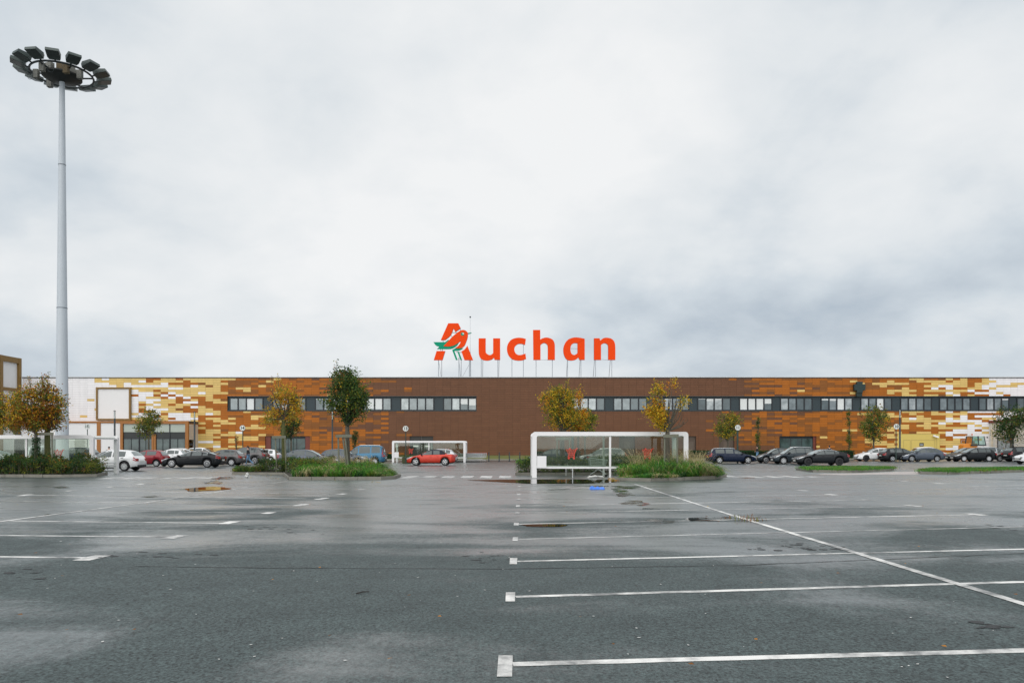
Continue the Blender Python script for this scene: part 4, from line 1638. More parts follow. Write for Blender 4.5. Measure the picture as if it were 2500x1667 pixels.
ringp = [(RR * math.cos(2 * PI * k / 40), RR * math.sin(2 * PI * k / 40), zt_) for k in range(41)]
mb.tube(ringp, .075, 6, False)
for k in range(6):
    a = 2 * PI * k / 6 + .3
    mb.tube([(.2 * math.cos(a), .2 * math.sin(a), zt_ - .25), (RR * math.cos(a), RR * math.sin(a), zt_)], .06, 6)
mb.build('ring', dark, fm)
mb = MB()
mb.lathe([(.18, -.55), (1.15, -.30), (1.32, -.22), (1.32, -.12), (.3, -.05), (.02, -.05)], 20, (0, 0, zt_))
mb.build('hub', mat('hub_dark', (.02, .022, .02), .6), fm)
bal = [mat('ballast_grey', (.17, .17, .15), .6), mat('ballast_brown', (.12, .085, .04), .7)]
for k in range(9):
    a = 2 * PI * k / 9 + .2
    c = Vector((1.02 * math.cos(a), 1.02 * math.sin(a), zt_ + .13))
    ax = Vector((math.cos(a), math.sin(a), 0))
    ay = Vector((-math.sin(a), math.cos(a), 0))
    mb = MB()
    mb.obox(c, ax * .16, ay * R.uniform(.18, .3), Vector((0, 0, .24)))
    mb.build('ballast_box', bal[k % 2], fm)
for a in (2.6, 3.5, 5.4, 6.0, 4.4):
    c = Vector((RR * .80 * math.cos(a), RR * .80 * math.sin(a), zt_ - .22))
    mb = MB()
    mb.obox(c, (.17, 0, 0), (0, .15, 0), (0, 0, .30))
    mb.build('ballast_box', bal[int(a * 7) % 2], fm)
house = mat('lamp_housing', (.065, .085, .080), .5, .1, var=.2)
lens = mat('lamp_glass', (.05, .062, .060), .3, var=.5, spec=.4, scale=5)
for k in range(14):
    a = 2 * PI * k / 14 + .11
    o = Vector((math.cos(a), math.sin(a), 0))
    t = Vector((-math.sin(a), math.cos(a), 0))
    tilt = -.27
    fwd = (o * math.cos(tilt) + Vector((0, 0, -math.sin(tilt)))).normalized()      # along the housing
    up = fwd.cross(t)
    if up.z < 0:
        up = -up
    c = o * (RR + .68) + Vector((0, 0, zt_ + .20))
    mb = MB()
    W0, W1, H0, H1, LL = .34, .42, .20, .10, .47
    pts = []
    for sx, wv, hv in ((-1, W0, H0), (-.55, W1, .26), (1, W1, H1)):
        for sy, sz in ((-1, -.10), (1, -.10), (1, hv), (-1, hv)):
            pts.append(c + fwd * LL * sx + t * wv * sy + up * sz)
    i = mb.add(pts)
    for s in (0, 4):
        for q in ((0, 1), (1, 2), (2, 3), (3, 0)):
            mb.face((i + s + q[0], i + s + q[1], i + s + 4 + q[1], i + s + 4 + q[0]))
    mb.face((i + 3, i + 2, i + 1, i))
    mb.face((i + 8, i + 9, i + 10, i + 11))
    fo = mb.build('floodlight', house, fm)
    mb = MB()
    mb.poly([c + fwd * LL * sx * .93 + t * W1 * sy * .9 - up * .108 for sx, sy in ((-.55, -1), (1, -1), (1, 1), (-.55, 1))])
    mb.build('lens', lens, fo)
    mb = MB()
    mb.tube([o * RR + Vector((0, 0, zt_)), c - fwd * .25 - up * .02 + t * .0], .055, 6)
    mb.tube([c - fwd * .3 - t * .4 + up * .02, c - fwd * .42 + Vector((0, 0, -.05)), c - fwd * .3 + t * .4 + up * .02], .03, 5)
    mb.build('bracket', dark, fo)
for a, r_, d_ in ((3.95, RR, .75), (4.9, RR, .5)):
    mb = MB()
    c = Vector((r_ * math.cos(a), r_ * math.sin(a), zt_ - .2))
    mb.tube([c + Vector((.22 * math.sin(q * 2 * PI / 14), 0, -d_ * .5 + d_ * .5 * math.cos(q * 2 * PI / 14) - .1)) for q in range(14)], .014, 4, False)
    mb.build('cable', dark, fm)

# ---------------------------------------------------------------- lamp posts, row signs, bollards
lp_glass = glass_mat('lamp_cylinder_glass', (.80, .84, .84), 1.4)
for (px, d, pyt, lb) in ((280, 88, 1002, 'slim black lamp post with a clear glass top before the blank billboard'), (475, 88, 1004.5, 'slim black lamp post with a clear glass top beside the entrance porch'),
                         (811.5, 88, 1003, 'slim black lamp post with a clear glass top behind the bushy green tree'), (2197, 88, 999, 'slim black lamp post with a clear glass top beside sign 10')):
    z0 = gz(PX(px, d))
    o = thing('lamp_post', lb, 'lamp post', (PX(px, d), d, z0), 0, 'black lamp posts along the store front')
    H = PZ(pyt, d) - z0
    mb = MB()
    mb.lathe([(.14, 0), (.14, .04), (.095, .041), (.095, H - .95)], 12)
    mb.build('post', dark, o, True)
    mb = MB()
    mb.lathe([(.085, H - .949), (.085, H - .061)], 12)
    mb.build('glass', lp_glass, o, True)
    mb = MB()
    mb.lathe([(.001, H), (.12, H), (.12, H - .06), (.001, H - .06)], 12)
    mb.build('cap', dark, o)
    mb = MB()
    mb.lathe([(.045, H - .949), (.045, H - .06)], 8)
    mb.build('lamp_tube', mat('lamp_tube_white', (.75, .75, .72), .5), o)

sign_face = mat('sign_face', (.74, .76, .72), .4, var=.03)
numeral = mat('numeral_green', (.015, .035, .035), .5)
sign_green = mat('sign_post_green', (.02, .045, .035), .5)
for (num, px, py, d, r, pr, ln) in (('15', 213, 1041, 74, 6.4, .04, 'pale disc sign numbered 15 on a thin post before the white annex'), ('14', 592.5, 1044.5, 76, 6.6, .05, 'pale disc sign numbered 14 on a thin post before the orange cladding'),
                                  ('13', 990.5, 1046, 76, 6.7, .045, 'pale disc sign numbered 13 on a thin green post beside the red convertible'), ('12', 1398, 1047, 72, 6.6, .115, 'pale disc sign numbered 12 half hidden between autumn trees'),
                                  ('11', 1801, 1043.5, 74, 6.6, .09, 'pale disc sign numbered 11 on a thick post beside a round tree'), ('10', 2188, 1041, 78, 6.6, .05, 'pale disc sign numbered 10 on a thin post beside a black lamp post')):
    X = PX(px, d)
    z0 = gz(X)
    o = thing('row_sign', ln, 'sign', (X, d, z0), 0, 'numbered parking row signs')
    zc_ = PZ(py, d) - z0
    rr = r / F * d
    mb = MB()
    mb.tube([(0, .03, 0), (0, .03, zc_ - rr * .6)], pr, 8)
    mb.build('post', sign_green, o)
    mb = MB()
    mb.lathe([(.001, -.05), (rr, -.05), (rr, .0), (.001, .0)], 28, (0, -.02, zc_), 'y')
    mb.build('disc', sign_face, o)
    mb = MB()
    mb.lathe([(rr * .97, -.053), (rr * 1.03, -.053), (rr * 1.03, .002), (rr * .97, .002)], 28, (0, -.022, zc_), 'y')
    mb.build('rim', mat('sign_rim', (.30, .36, .33), .4), o)
    cu = bpy.data.curves.new('numeral', 'FONT')
    cu.body = num
    cu.size = rr * 1.45
    cu.align_x = 'CENTER'
    cu.align_y = 'CENTER'
    cu.extrude = .004
    cu.offset = rr * .05
    cu.materials.append(numeral)
    tmp = bpy.data.objects.new('numeral_curve', cu)
    COL.objects.link(tmp)
    bpy.context.view_layer.update()
    nme = bpy.data.meshes.new_from_object(tmp.evaluated_get(bpy.context.evaluated_depsgraph_get()))
    bpy.data.objects.remove(tmp)
    to = bpy.data.objects.new('numeral', nme)
    COL.objects.link(to)
    to.parent = o
    to.location = (0, -.082, zc_)
    to.rotation_euler = (PI / 2, 0, 0)

# planter box at the foot of sign 13
c = at(990, 1131)
o = thing('planter_box', 'small mossy square planter box before the red convertible', 'planter', (c.x, c.y - .2, gz(c.x)))
mb = MB()
mb.box(-.28, .5, -.3, .4, 0, .62)
mb.build('box', mat('mossy_box', (.06, .065, .03), .9, var=.4, scale=6), o)
mb = MB()
for _ in range(160):
    leaf(mb, Vector((R.uniform(-.25, .5), R.uniform(-.3, .4), .64 + R.random() * .12)), .08, R.choice((0, 1)))
mb.build('foliage', [lf['mg'], lf['dg']], o)

bo = None
for k, px in enumerate((1193.5, 1218.7, 1243.6, 1269)):
    d = 88.0
    X = PX(px, d)
    lb = ['black bollard next to the handle end of the trolley row', 'second black bollard along from the trolley row', 'third black bollard along from the trolley row', 'black bollard closest to the hedge and dark saloon'][k]
    if bo is None:
        bo = thing('bollard', lb, 'bollard', (X, d, gz(X)), 0, 'black bollards before the brown wall')
        mb = MB()
        mb.lathe([(.062, 0), (.062, .88), (.05, .90), (.05, .93), (.068, .95), (.068, 1.03), (.03, 1.07), (.001, 1.08)], 12)
        mb.build('post', dark, bo, True)
        mb = MB()
        mb.lathe([(.14, 0), (.14, .03), (.07, .05)], 12)
        mb.build('base', dark, bo)
        cur_ = bo
    else:
        cur_ = copy_tree(bo)
        cur_.location = (X, d, gz(X))
        cur_['label'] = lb

# ---------------------------------------------------------------- trolley shelters
sh_glass = glass_mat('shelter_glass', (.78, .83, .765), .42, .015)
sh_white = mat('shelter_white', (.80, .785, .785), .38, var=.03, coat=.2)
pict = mat('pictogram_red', (.62, .05, .025), .5)
alu = mat('anodised_rail', (.62, .63, .63), .4, .3)


def portal(mb, L_, H_, w_, y0, y1, r_=.16):
    o = []
    for (cx_, cz_, a0) in ((r_, H_ - r_, PI), (L_ - r_, H_ - r_, PI / 2)):
        for q in range(7):
            a = a0 - q * PI / 12
            o.append((cx_ + r_ * math.cos(a), cz_ + r_ * math.sin(a)))
    outl = [(0, 0)] + o + [(L_, 0), (L_ - w_, 0)]
    ri = .07
    i = []
    for (cx_, cz_, a0) in ((L_ - w_ - ri, H_ - w_ - ri + .03, 0), (w_ + ri, H_ - w_ - ri + .03, PI / 2)):
        for q in range(5):
            a = a0 + q * PI / 8
            i.append((cx_ + ri * math.cos(a), cz_ + ri * math.sin(a)))
    outl += i + [(w_, 0)]
    # built from convex strips so that the shape never depends on polygon filling
    mb.prism(outl, y0, y1)


def pictogram(mb, x, z, s, y):
    # little trolley drawn in flat bars: basket, grid, handle, frame, wheels
    lay = [0]

    def bar(x0, z0, x1, z1, w_):
        lay[0] += .0009
        a, b = Vector((x + x0 * s, 0, z + z0 * s)), Vector((x + x1 * s, 0, z + z1 * s))
        t = (b - a)
        t.normalize()
        n = Vector((-t.z, 0, t.x)) * w_ * s
        mb.prism([((a + n).x, (a + n).z), ((b + n).x, (b + n).z), ((b - n).x, (b - n).z), ((a - n).x, (a - n).z)], y - lay[0], y + .004)
    for q in range(5):
        f = q / 4
        bar(lerp(-.50, .38, f), .36, lerp(-.28, .22, f), -.16, .020)
    for q in range(4):
        f = q / 3
        bar(lerp(-.50, -.28, f), lerp(.36, -.16, f), lerp(.38, .22, f), lerp(.36, -.16, f), .024)
    bar(.22, -.16, .45, .46, .035)
    bar(.45, .46, .60, .48, .035)
    bar(-.36, -.32, .30, -.32, .035)
    bar(.22, -.16, .30, -.32, .035)
    bar(-.28, -.16, -.36, -.32, .03)
    for cx_ in (-.28, .22):
        mb.prism([(x + (cx_ + .10 * math.cos(q * PI / 6)) * s, z + (-.47 + .10 * math.sin(q * PI / 6)) * s) for q in range(12)], y - .02, y + .004)
    mb.prism([(x + (-.18 + .09 * math.cos(q * PI / 5)) * s, z + (.43 + .09 * math.sin(q * PI / 5)) * s) for q in range(10)], y - .001, y + .003)


def shelter(label, x0, d0, L_=7.88, H_=2.32, dep=2.9, mirror=False, rail=True, prongs=True):
    z0 = gz(x0 + L_ / 2)
    o = thing('trolley_shelter', label, 'trolley shelter', (x0, d0, z0), 0, 'white trolley shelters')
    w_ = .235
    for y in (0, dep - .18):
        mb = MB()
        portal(mb, L_, H_, w_, y, y + .18)
        mb.build('frame', sh_white, o)
    mb = MB()
    mb.box(.14, L_ - .14, .19, dep - .19, H_ - .16, H_ - .13)
    mb.build('roof', glass_mat('roof_glass', (.70, .76, .72), .8), o)
    for x_ in (.04, L_ - .20):
        mb = MB()
        mb.box(x_, x_ + .16, .181, dep - .181, H_ - .24, H_ - .161)
        mb.build('roof_beam', sh_white, o)
    for y in (.06, dep - .12):
        mb = MB()
        mb.box(L_ / 2 - .05, L_ / 2 + .05, y, y + .08, 0, H_ - w_ + .02)
        mb.build('mid_post', sh_white, o)
        for a_, b_ in ((w_ + .01, L_ / 2 - .052), (L_ / 2 + .052, L_ - w_ - .01)):
            if y < .1:
                mb = MB()
                mb.box(a_, b_, y + .03, y + .042, .56, H_ - w_ + .02)
                mb.build('glass_panel', sh_glass, o)
            mb = MB()
            mb.box(a_, b_, y, y + .075, .47, .555)
            mb.build('bottom_rail', sh_white, o)
            if y < .1:
                mb = MB()
                m_ = 2.0 if a_ < 1 else L_ - 2.05
                pictogram(mb, m_, 1.23, .52, y + .022)
                mb.build('trolley_pictogram', pict, o)
    if prongs:
        mb = MB()
        for x_ in (2.05,):
            mb.tube([(x_, .08, 0), (x_, .08, .47)], .022, 6)
            mb.tube([(x_ - .14, dep - .1, 0), (x_ - .14, dep - .1, .47)], .022, 6)
        mb.build('prop_post', alu, o)
    mb = MB()
    bx = L_ - w_ - .5 if mirror else w_ + .015
    mb.box(bx, bx + .47, -.02, .02, .50, 1.10)
    mb.build('notice_box', sh_white, o)
    if rail:
        for z_ in (.50, .68):
            mb = MB()
            xr = L_ - .12 if mirror else .12
            mb.tube([(xr, .2, z_), (xr, dep - .2, z_)], .03, 6)
            mb.build('side_rail', alu, o)
    return o


shelter('white open trolley shelter with two red pictograms behind the large puddle', PX(1299, 38.6), 38.6)
shelter('white trolley shelter behind the red convertible, holding the long trolley row', PX(957, 82.0), 82.0, prongs=False)
shelter('white trolley shelter at the west bed with a small white hatchback behind it', PX(228, 44.4) - 7.88, 44.4, mirror=True)

# ---------------------------------------------------------------- shopping trolleys
chrome = mat('trolley_wire', (.62, .64, .65), .35, .45, var=.1)
red_pl = mat('trolley_handle_red', (.55, .03, .03), .4)


def make_trolley(label, group):
    o = thing('shopping_trolley', label, 'shopping trolley', (0, 0, 0), 0, group)
    mb = MB()
    zt0, zt1, zb0 = .98, .88, .52
    def fr(t, s, up):
        """t 0 handle..1 nose, s -1..1, up 0..1"""
        hw = lerp(.27, .19, t)
        z = lerp(lerp(zb0, zb0 + .05, t), lerp(zt0, zt1, t), up)
        x = lerp(lerp(-.34, -.42, up), lerp(.40, .50, up), t)
        return Vector((x, hw * s * lerp(.85, 1, up), z))
    for s in (-1, 1):
        for q in range(6):
            mb.tube([fr(0, s, q / 5), fr(1, s, q / 5)], .010 if 0 < q < 5 else .016, 4, False)
        for q in range(9):
            mb.tube([fr(q / 8, s, 0), fr(q / 8, s, 1)], .008, 4, False)
    for e in (0, 1):
        for q in range(6):
            mb.tube([fr(e, -1, q / 5), fr(e, 1, q / 5)], .0065, 4, False)
        for q in range(6):
            mb.tube([fr(e, -1 + q * .4, 0), fr(e, -1 + q * .4, 1)], .005, 4, False)
    for q in range(9):
        mb.tube([fr(q / 8, -1, 0), fr(q / 8, 1, 0)], .005, 4, False)
    mb.build('basket', chrome, o)
    mb = MB()
    for s in (-1, 1):
        mb.tube([(-.46, .27 * s, 1.0), (-.40, .27 * s, .55), (.05, .25 * s, .40), (-.36, .27 * s, .13)], .016, 6)
        mb.tube([(.02, .25 * s, .41), (.44, .20 * s, .13)], .016, 6)
    mb.tube([(-.36, -.27, .13), (-.36, .27, .13)], .014, 6)
    mb.build('frame', chrome, o)
    mb = MB()
    mb.tube([(-.49, -.29, 1.02), (-.49, .29, 1.02)], .03, 8)
    for s in (-1, 1):
        mb.tube([(-.46, .29 * s, .98), (-.53, .30 * s, 1.05)], .022, 6)
    mb.build('handle', red_pl, o)
    for x_, y_ in ((-.37, -.27), (-.37, .27), (.45, -.2), (.45, .2)):
        mb = MB()
        mb.lathe([(.001, -.016), (.062, -.016), (.062, .016), (.001, .016)], 10, (x_, y_, .063), 'y')
        mb.build('wheel', rubber, o)
    return o


tp = make_trolley('lone shopping trolley standing askew under the shelter by the puddle', None)
X = PX(1459, 40.2)
tp.location = (X, 40.2, gz(X) + .002)
tp.rotation_euler = (0, 0, math.radians(-12))
NT = 15
for k in range(NT):
    t = copy_tree(tp)
    d = 83.3
    X = PX(1178, d) - .235 * k
    t.location = (X, d, gz(X) + .002)
    t.rotation_euler = (0, 0, PI + R.uniform(-.02, .02))
    t['group'] = 'nested shopping trolleys in the row'
    t['label'] = 'nested grey trolley in the long row beside the shelter' if k else 'open-ended trolley with its handle free at the bollard end of the row'
for k, (px, d, rz, lb) in enumerate(((38, 46.0, .15, 'shopping trolley half hidden by shrubs in the west shelter'), (5, 46.2, .12, 'shopping trolley at the picture edge inside the west shelter'))):
    t = copy_tree(tp)
    X = PX(px, d)
    t.location = (X, d, gz(X) + .002)
    t.rotation_euler = (0, 0, rz)
    t['label'] = lb


# ---------------------------------------------------------------- trees
def tree(name, label, px, d, r0, fork_py, blobs, n, s, cols, group=None, shoots=0, bk=None, cl=13, sig=.13, lean=0.0, bare=0, moss=False, cat='tree'):
    X = PX(px, d)
    z0 = gz(X) + .08
    o = thing(name, label, cat, (X, d, z0), 0, group)
    zf = PZ(fork_py, d) - z0
    B = []
    for b in blobs:
        bx, by, rx, ry = b[:4]
        B.append((Vector((PX(bx, d) - X, R.uniform(-.2, .2) * rx / F * d, PZ(by, d) - z0)), rx / F * d, ry / F * d, b[4] if len(b) > 4 else 1.0))
    tb_ = MB()
    ptr = [(0, 0, -.1), (r0 * .15, 0, zf * .3), (lean * .5 - r0 * .1, .02, zf * .7), (lean, 0, zf)]
    tb_.tube(ptr, [r0 * 1.2, r0, r0 * .92, r0 * .85], 9)
    to = tb_.build('trunk', bark_moss if moss else bark, o, True)
    br = MB()
    f0 = Vector((lean, 0, zf - .05))
    tips = []
    for (c, rx, rz, wgt) in B:
        nb = max(2, int(4 * wgt + 1))
        for k in range(nb):
            a = R.uniform(0, 2 * PI)
            rr = R.uniform(.15, .8)
            tip = c + Vector((rx * rr * math.cos(a), rx * rr * math.sin(a), rz * R.uniform(.0, .85)))
            mid = f0.lerp(tip, .5) + Vector((R.gauss(0, .12) * rx, R.gauss(0, .12) * rx, rz * .12))
            br.tube([f0, f0.lerp(mid, .5) + Vector((0, 0, .05)), mid, tip], [r0 * .50, r0 * .36, r0 * .22, r0 * .06], 5, False)
            tips.append((mid, tip))
            for q in range(3):
                st_ = mid.lerp(tip, R.uniform(0, .8))
                e = st_ + Vector((R.gauss(0, .4) * rx, R.gauss(0, .4) * rx, R.uniform(.05, .5) * rz))
                br.tube([st_, st_.lerp(e, .5) + Vector((0, 0, .03)), e], [r0 * .13, r0 * .09, r0 * .03], 4, False)
    for k in range(bare):
        a = R.uniform(-.6, .6)
        e = f0 + Vector((R.uniform(.3, .9), R.gauss(0, .3), R.uniform(.3, 1.9)))
        m_ = f0.lerp(e, .5) + Vector((.12, 0, -.05))
        br.tube([f0, m_, e], [r0 * .3, r0 * .2, r0 * .05], 5, False)
        for q in range(3):
            st_ = m_.lerp(e, R.random())
            br.tube([st_, st_ + Vector((R.gauss(.08, .1), R.gauss(0, .12), R.uniform(.1, .45)))], [r0 * .09, r0 * .03], 4, False)
    ms = [lf[c] for c, _ in cols]
    wts = [x for _, x in cols]
    lm = MB()
    if d < 60:
        n, s = int(n * 1.55), s * .82
    tw = sum(b[3] * b[1] * b[2] for b in B)
    for (c, rx, rz, wgt) in B:
        nc = int(n * wgt * rx * rz / tw / cl)
        for _ in range(nc):
            v_ = Vector((R.gauss(0, 1), R.gauss(0, 1), R.gauss(0, 1))).normalized() * (R.random() ** .42)
            ragged = 1 + .34 * noise.noise(Vector((v_.x * 2.2 + c.x, v_.y * 2.2, v_.z * 2.2 + c.z)))
            p = c + Vector((v_.x * rx * ragged, v_.y * rx * ragged, v_.z * rz * ragged))
            if noise.noise(p * 1.9 + Vector((c.z, 3.3, 0))) < -.10:
                continue
            ci = R.choices(range(len(wts)), wts)[0]
            for _ in range(cl):
                q = p + Vector((R.gauss(0, sig), R.gauss(0, sig), R.gauss(0, sig)))
                leaf(lm, q, s * R.uniform(.55, 1.25), ci if R.random() < .82 else R.choices(range(len(wts)), wts)[0])
    for k in range(shoots):
        c, rx, rz, wgt = R.choice(B)
        a, rr = R.uniform(0, 2 * PI), R.uniform(.1, .8)
        p0 = c + Vector((rx * rr * math.cos(a), rx * rr * math.sin(a), rz * .65))
        p1 = p0 + Vector((R.gauss(.04, .1), R.gauss(0, .1), R.uniform(.3, .75)))
        br.tube([p0, p0.lerp(p1, .5), p1], [.014, .011, .006], 4, False)
        for q in range(16):
            f = R.random() ** .6
            leaf(lm, p0.lerp(p1, f) + Vector((R.gauss(0, .07), R.gauss(0, .07), R.gauss(0, .05))), s * R.uniform(.6, 1.1), R.choices(range(len(wts)), wts)[0])
    br.build('branch', bark, o)
    lm.build('crown', ms, o)
    return o


near_g = 'staked trees in the planting beds'
far_g = 'small round trees along the store front'
tree('maple_tree', 'rusty brown maple with a thick mossy trunk at the west bed', 116, 43.0, .17, 1052, [(118, 985, 42, 38), (95, 1015, 40, 34), (140, 1020, 22, 26, .6), (110, 950, 28, 18, .6), (130, 1045, 26, 10, .5)], 7800, .135,
     [('br', 30), ('or', 18), ('og', 26), ('mg', 12), ('ye', 10), ('dg', 8)], near_g, 14, moss=True)
tree('maple_tree', 'orange and green maple with an ivy covered trunk beside the rusty one', 88, 42.2, .10, 1060, [(62, 1000, 36, 42), (50, 1030, 34, 24), (72, 960, 22, 20, .6), (85, 1040, 20, 16)], 6200, .13,
     [('or', 24), ('br', 22), ('ye', 18), ('og', 26), ('mg', 14)], near_g, 10)
tree('maple_tree', 'yellow green maple at the picture edge behind the west shelter', 47, 47.8, .30, 1062, [(5, 1000, 36, 34), (-30, 1010, 40, 36), (18, 1030, 32, 24), (30, 975, 24, 20, .7)], 6200, .135, [('og', 34), ('ye', 22), ('or', 16), ('mg', 20), ('br', 14)], near_g, 8)
tree('maple_tree', 'thinning golden maple with two stakes, paired with the bushy green tree', 692, 45.8, .125, 1024, [(678, 1000, 30, 34), (712, 985, 24, 30), (660, 1030, 20, 22, .8), (690, 965, 32, 26, .75), (722, 1000, 18, 26, .8), (675, 950, 16, 14, .3)], 4300, .13,
     [('ye', 38), ('or', 16), ('og', 26), ('br', 10), ('mg', 5)], near_g, 12, moss=True)
tree('maple_tree', 'bushy dark green maple with two leaning stakes before a black lamp post', 848, 40.6, .135, 1040, [(850, 960, 50, 44), (845, 925, 40, 24), (870, 985, 34, 30), (820, 985, 28, 28), (850, 1010, 26, 22), (895, 975, 16, 20, .5)], 9500, .135,
     [('dg', 38), ('mg', 40), ('og', 14), ('ye', 3), ('br', 4)], near_g, 15)
tree('maple_tree', 'full yellow green maple rising behind the near shelter beside sign 12', 1373, 45.6, .15, 1056, [(1362, 1000, 38, 46), (1350, 975, 28, 26), (1385, 985, 22, 34), (1375, 960, 26, 18, .7), (1395, 1025, 24, 28)], 7800, .13,
     [('og', 34), ('ye', 34), ('mg', 16), ('or', 10), ('dg', 5)], near_g, 8)
tree('maple_tree', 'slender orange tipped maple squeezed between the yellow tree and the round green one', 1412, 47.0, .07, 1062, [(1413, 1018, 18, 38), (1413, 975, 8, 24, .7), (1405, 1035, 20, 24)], 2400, .13, [('or', 44), ('ye', 30), ('br', 12), ('og', 12)], near_g, 3)
tree('maple_tree', 'half bare yellow maple whose leaves cling to one side, staked before the shelter', 1630, 37.6, .125, 1050, [(1600, 985, 18, 26), (1605, 1010, 22, 24), (1605, 955, 16, 16, .6), (1660, 980, 20, 12, .5), (1618, 1038, 12, 14, .7), (1640, 945, 10, 12, .3), (1588, 1005, 14, 14, .6)], 3300, .12,
     [('ye', 52), ('or', 16), ('og', 26), ('br', 5)], near_g, 4, bare=7)
for (px, d, cx_, cy_, rx, ry, n, cols, lb, fk) in (
    (363, 92, 363, 1032, 31, 36, 4200, [('og', 40), ('mg', 32), ('br', 10), ('ye', 8), ('dg', 14)], 'round olive tree before the glazed entrance porch', 1068),
    (711, 92, 710, 1040, 26, 30, 3600, [('dg', 40), ('mg', 30), ('og', 18), ('or', 6)], 'dark round tree before the shop window behind the golden maple', 1075),
    (1428, 88, 1428, 1032, 31, 34, 4200, [('og', 40), ('mg', 36), ('ye', 16), ('dg', 6)], 'round yellow green tree behind sign 12 and the shelter', 1070),
    (1777, 92, 1777, 1040, 33, 38, 4400, [('og', 44), ('mg', 24), ('ye', 18), ('br', 6), ('dg', 6)], 'round golden olive tree beside sign 11', 1078),
    (2133, 92, 2135, 1034, 36, 46, 5600, [('og', 42), ('mg', 34), ('br', 7), ('ye', 8), ('dg', 14)], 'large round olive tree below the window band near sign 10', 1080),
    (2468, 84, 2470, 1036, 40, 48, 6200, [('dg', 55), ('mg', 28), ('og', 12), ('br', 6)], 'dark green round tree before the beige lean-to', 1084)):
    tree('hornbeam_tree', lb, px, d, .11, fk, [(cx_, cy_, rx, ry), (cx_ - rx * .35, cy_ + ry * .3, rx * .7, ry * .6), (cx_ + rx * .35, cy_ - ry * .25, rx * .65, ry * .6)], n, .19, cols, far_g, 5, cl=9, sig=.16)
for (px, py0, py1, rx, n, lb, cols) in ((867, 1052, 1098, 10, 1100, 'narrow dark conifer at the wall beside the blue van', [('dg', 60), ('mg', 30)]),
                                  (1850.5, 1025, 1100, 6.5, 900, 'thin column shaped tree on the orange wall beside the shop window', [('dg', 45), ('mg', 30), ('og', 20)]),
                                  (2073, 1008, 1100, 6.5, 1100, 'thin column shaped tree on the wall below the cross sign', [('mg', 40), ('dg', 30), ('og', 26)]),
                                  (577, 1062, 1104, 8, 130, 'sparse bare sapling on the wall below sign 14', [('br', 50), ('og', 40)])):
    k_ = 5
    tree('column_tree', lb, px, 101, .06, lerp(py1, py0, .25), [(px + R.uniform(-1, 1), lerp(py1 - 4, py0 + 3, q / (k_ - 1)), rx * (1 - .5 * abs(q / (k_ - 1) - .35)), (py1 - py0) / k_ * .75) for q in range(k_)], n, .17, cols, 'narrow trees at the store wall', 2, cl=7, sig=.11)

# ivy climbing the second trunk
iv = MB()
X, d_ = PX(88, 42.2), 42.2
for _ in range(900):
    h = R.random() ** .8 * 1.75
    a = R.uniform(0, 2 * PI)
    r_ = .12 + R.random() * .10
    leaf(iv, Vector((X + r_ * math.cos(a), d_ + r_ * math.sin(a), .35 + h)), .075, R.choice((0, 0, 1)))
tag(iv.build('ivy', [lf['dg'], lf['gd']]), 'dark ivy climbing a thin trunk in the west bed', 'ivy')


def stake_frame(label, px, d, py_top, w0, posts, dy=0.0):
    X = PX(px, d)
    o = thing('tree_stake', label, 'tree stake', (X, d, gz(X)), 0, 'wooden tree stakes')
    zt = PZ(py_top, d) - gz(X)
    mb = MB()
    mb.obox((w0[0] * .5 + w0[1] * .5, dy, zt - .065), ((w0[1] - w0[0]) / 2, .03, .012), (0, .025, 0), (0, 0, .075))
    mb.build('crossbar', stake_wood, o)
    for (xt, xb, yb) in posts:
        mb = MB()
        mb.tube([(xb, dy + yb + .06, 0), (xt, dy + .06, zt - .05)], .045, 8)
        mb.build('post', stake_wood, o)
    return o


stake_frame('wooden stake frame holding the golden maple', 690, 45.2, 1064, (-.62, .18), [(-.45, -.36, 0), (.12, .20, .0)])
stake_frame('leaning wooden stakes holding the bushy green maple', 846, 40.1, 1061, (-.56, .26), [(-.45, -.40, 0), (-.22, .02, .25), (-.1, .12, .1)])
stake_frame('wooden stake frame holding the half bare maple', 1632, 37.0, 1060.5, (-.26, .50), [(-.18, -.18, 0), (.44, .44, .0)])
stake_frame('wooden stake frame holding the rusty maple', 112, 42.3, 1056, (-.45, .40), [(.30, .32, .0)])
stake_frame('wooden stakes seen through the shelter glass holding the yellow green maple', 1373, 45.0, 1068, (-.40, .52), [(-.3, -.32, 0), (.42, .45, 0)])


# ---------------------------------------------------------------- people
skin = mat('skin', (.50, .30, .22), .55)
hairm = mat('dark_hair', (.015, .011, .009), .6)
jack = mat('black_jacket', (.010, .012, .016), .8, var=.2, scale=20)
jeans = mat('blue_denim', (.16, .30, .46), .8, var=.35, scale=7)
shoe = mat('shoe_grey', (.35, .35, .36), .6)


def skinned(name, verts, edges, radii, m, parent, sub=1, root=0):
    me = bpy.data.meshes.new(name)
    me.from_pydata(verts, edges, [])
    o = bpy.data.objects.new(name, me)
    COL.objects.link(o)
    me.materials.append(m)
    sk = o.modifiers.new('skin', 'SKIN')
    sk.use_smooth_shade = True
    lay = me.skin_vertices[0] if me.skin_vertices else None
    if lay is None:
        bm = bmesh.new()
        bm.from_mesh(me)
        bm.verts.layers.skin.verify()
        bm.to_mesh(me)
        bm.free()
        lay = me.skin_vertices[0]
    for i, r in enumerate(radii):
        lay.data[i].radius = r if isinstance(r, tuple) else (r, r)
        lay.data[i].use_root = (i == root)
    if sub:
        ss = o.modifiers.new('sub', 'SUBSURF')
        ss.levels = sub
        ss.render_levels = sub
    o.parent = parent
    return o


